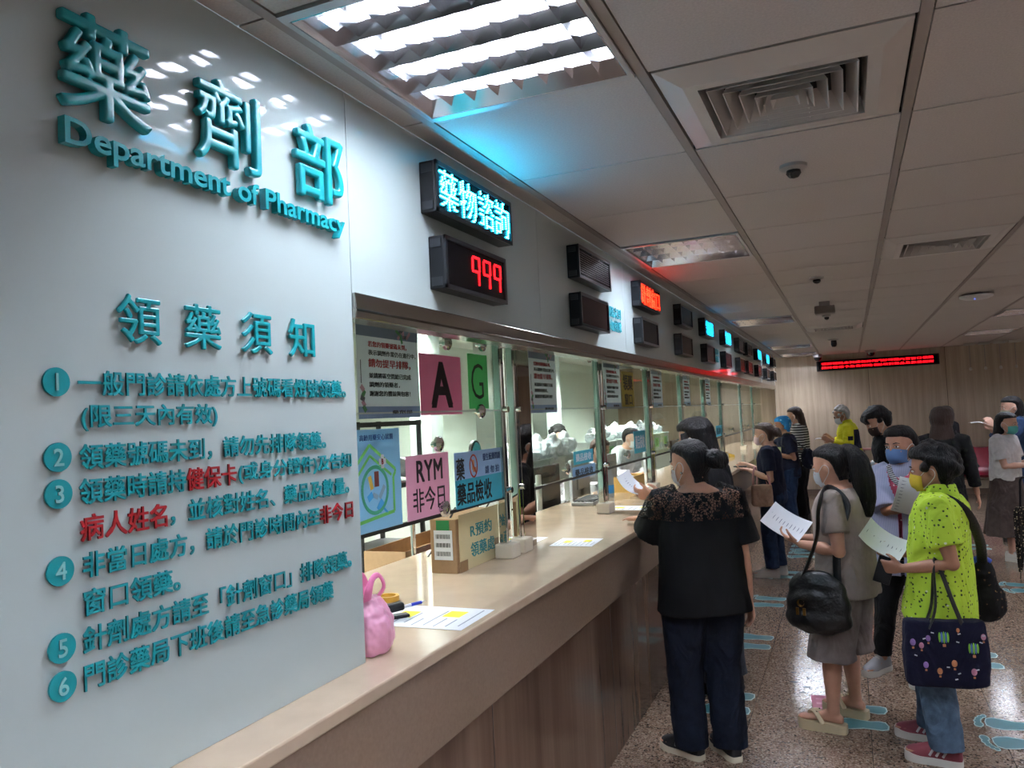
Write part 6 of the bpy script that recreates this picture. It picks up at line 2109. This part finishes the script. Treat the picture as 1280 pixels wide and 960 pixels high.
def pile(x, y0, y1, z, n, where, grp):
    for k in range(n):
        o = link('medicine_bag', BAGS[k % 4])
        y = y0 + (y1 - y0) * (k + .5) / n
        o.location = (x + rnd.uniform(-.02, .02), y, z + .004 + (.0 if k % 2 == 0 else .05))
        o.rotation_euler = (0, 0, rnd.uniform(0, 6))
        tag(o, 'clear bag of medicine heaped %s, %s from the left' % (where, (oo + ['eighth', 'ninth', 'tenth', 'eleventh', 'twelfth'])[k]), 'bag', grp)
pile(-1.28, 5.5, 7.1, 1.30, 8, 'on the second-window bins', 'bags of medicine in the second window')
sh = thing('supply_shelf', 'white low shelf carrying the green-tagged bins in the third window and beyond', 'shelf', (-1.80, 11.2, 0))
MB().box((0, 0, 1.09), (.4, 3.9, .02)).build('board', BIN, sh)
MB().box((0, 0, .6), (.38, 3.86, .02)).build('lower_board', BIN, sh)
for y in (-1.93, -.65, .65, 1.93):
    MB().box((0, y, .54), (.38, .02, 1.08)).build('upright', BIN, sh)
for k in range(6):
    bin_box(-1.80, 9.6 + .64 * k, 1.1005, .58, .36, .25, '%s green-tagged bin from the left behind the windows' % oo[k], 'bins with green D tags', 'D')
pile(-1.80, 9.4, 13.0, 1.32, 11, 'over the green-tagged bins', 'bags of medicine over the D bins')
# first window contents
t = thing('carton', 'long low brown carton on the work desk behind the first window', 'box', (-1.0, 3.75, DZ), .03)
b = MB(); b.box((0, 0, .004), (.24, .78, .006))
for s_ in (-1, 1):
    b.box((s_ * .119, 0, .10), (.004, .78, .20)); b.box((0, s_ * .389, .10), (.24, .004, .20))
b.build('box', CARD, t)
t = thing('paper_pile', 'loose pile of white papers on the work desk behind the first window', 'paper', (-.86, 3.05, DZ))
rnd = random.Random(4)
for k in range(7):
    N = 7
    b = MB(); rs = []
    a = rnd.uniform(-.5, .5)
    for i in range(N):
        u = -1 + 2 * i / (N - 1)
        rs.append([Vector((x * .075, u * .15, .012 + k * .016 + .02 * u * u * rnd.random() + o_)) for x, o_ in ((-1, 0), (0, .006), (1, 0), (1, .003), (0, .009), (-1, .003))])
    b.rings(rs)
    o = b.build('sheet', PAPER, t)
    o.rotation_euler = (0, 0, a)
t = thing('document_tray', 'black document tray behind the first window, beside the pink bag', 'tray', (-.78, 2.62, DZ))
b = MB(); b.box((0, 0, .15), (.06, .34, .012)); b.box((.03, 0, .165), (.006, .34, .04)); b.box((0, -.16, .075), (.05, .012, .15)); b.box((0, .16, .075), (.05, .012, .15)); b.build('tray', LBOX, t, bevel=.003)
t = thing('steel_pole', 'slim steel stand pole rising from the desk behind the first window', 'stand', (-.80, 3.33, DZ))
MB().cyl((0, 0, .25), .013, .5, 14).build('pole', CHROME, t, True)
MB().cyl((0, 0, .006), .06, .012, 20).build('foot', CHROME, t)
t = thing('cloth_bundle', 'purple and pink cloth bundle behind the brown carton box on the counter', 'cloth', (-.84, 3.55, DZ))
b = MB(); b.ell((0, 0, .07), (.07, .09, .075), 14, 9); b.ell((0, .05, .13), (.05, .05, .05), 12, 8); b.ell((.01, -.07, .05), (.05, .06, .05), 12, 8)
solid(b, 'bundle', spot_mat('purple_print', '4A2A6A', [('C06AA0', 22, .35, .5), ('2A2A8A', 18, .3, .4)]), t, vox=.008, smooth=1, amp=.012, freq=24)
for k, (y0, lb) in enumerate(((3.1, 'left one of two thin dark cables hanging below the first window'), (3.45, 'right one of two thin dark cables hanging below the first window'))):
    o = MB().tube([(-.28, y0 - .3, 1.35), (-.5, y0 - .05, 1.18), (-.72, y0 + .15, 1.0), (-.82, y0 + .3, .92), (-.86, y0 + .35, DZ + .003)], .004, 8, smooth=5).build('cable', LBOX if k else MM('cable_grey', '55565C', .5), None, True)
    tag(o, lb, 'cable', 'thin cables below the first window')
t = thing('storage_rack', 'dark rack with white bags seen at the left of the first window', 'shelf', (-1.65, 4.25, 0))
for z in (.9, 1.30, 1.70):
    MB().box((0, 0, z), (.35, .75, .03)).build('shelf_board', MM('rack_dark', '2A2C2E', .5), t)
for sx in (-.16, .16):
    for sy in (-.36, .36):
        MB().box((sx, sy, .86), (.025, .025, 1.72)).build('post', MM('rack_dark', '2A2C2E', .5), t)
pile(-1.62, 3.95, 4.58, 1.335, 3, 'on the rack in the first window', 'bags of medicine on the rack')
t = thing('round_mirror', 'small round dark-framed mirror behind the green G sheet', 'mirror', (-.92, 4.3, DZ))
b = MB(); b.cyl((0, 0, .64), .075, .02, 30, axis='x'); b.build('frame', MBK, t, bevel=.004)
MB().cyl((.011, 0, .64), .062, .004, 30, axis='x').build('glass', MIRROR, t)
MB().cyl((0, 0, .30), .009, .6, 12).build('pole', CHROME, t, True)
MB().cyl((0, 0, .006), .07, .012, 24).build('foot', MBK, t)
t = thing('water_jug', 'olive green water dispenser far behind the sixth window', 'dispenser', (-1.05, 12.6, DZ))
MB().box((0, 0, .16), (.28, .28, .32)).build('base', MGR, t, bevel=.01)
MB().lathe([(.05, .32), (.13, .36), (.135, .62), (.12, .66), (.002, .665)], n=24).build('bottle', MM('jug_olive', '6E7C66', .3), t, True)
t = sheet('notice_sheet', 'dark yellow sheet with black lettering on the third window, beside the grey poster', 'sign', 5.28, 5.60, 1.74, 1.99, MM('mustard_paper', 'A89A4A', .6))
b = MB(); put_text(b, '領藥', (.0018, 0, .05), WALL, .25, .11, .0008, .02); put_text(b, '窗口', (.0018, .0, -.07), WALL, .2, .08, .0008, .02); b.build('lettering', INK, t)
for k, (x0, x1, y0, y1) in enumerate(((-2.15, -1.95, 6.85, 7.12), (-2.7, -2.5, 9.7, 10.3), (-2.15, -1.95, 5.6, 5.8))):
    struct(MB().span((x0, y0, 0), (x1, y1, CEIL)).build('trim_%d' % (k + 20), MM('column_grey', 'B4BAB6', .6)))

bpy.data.scenes.remove(SCRATCH)
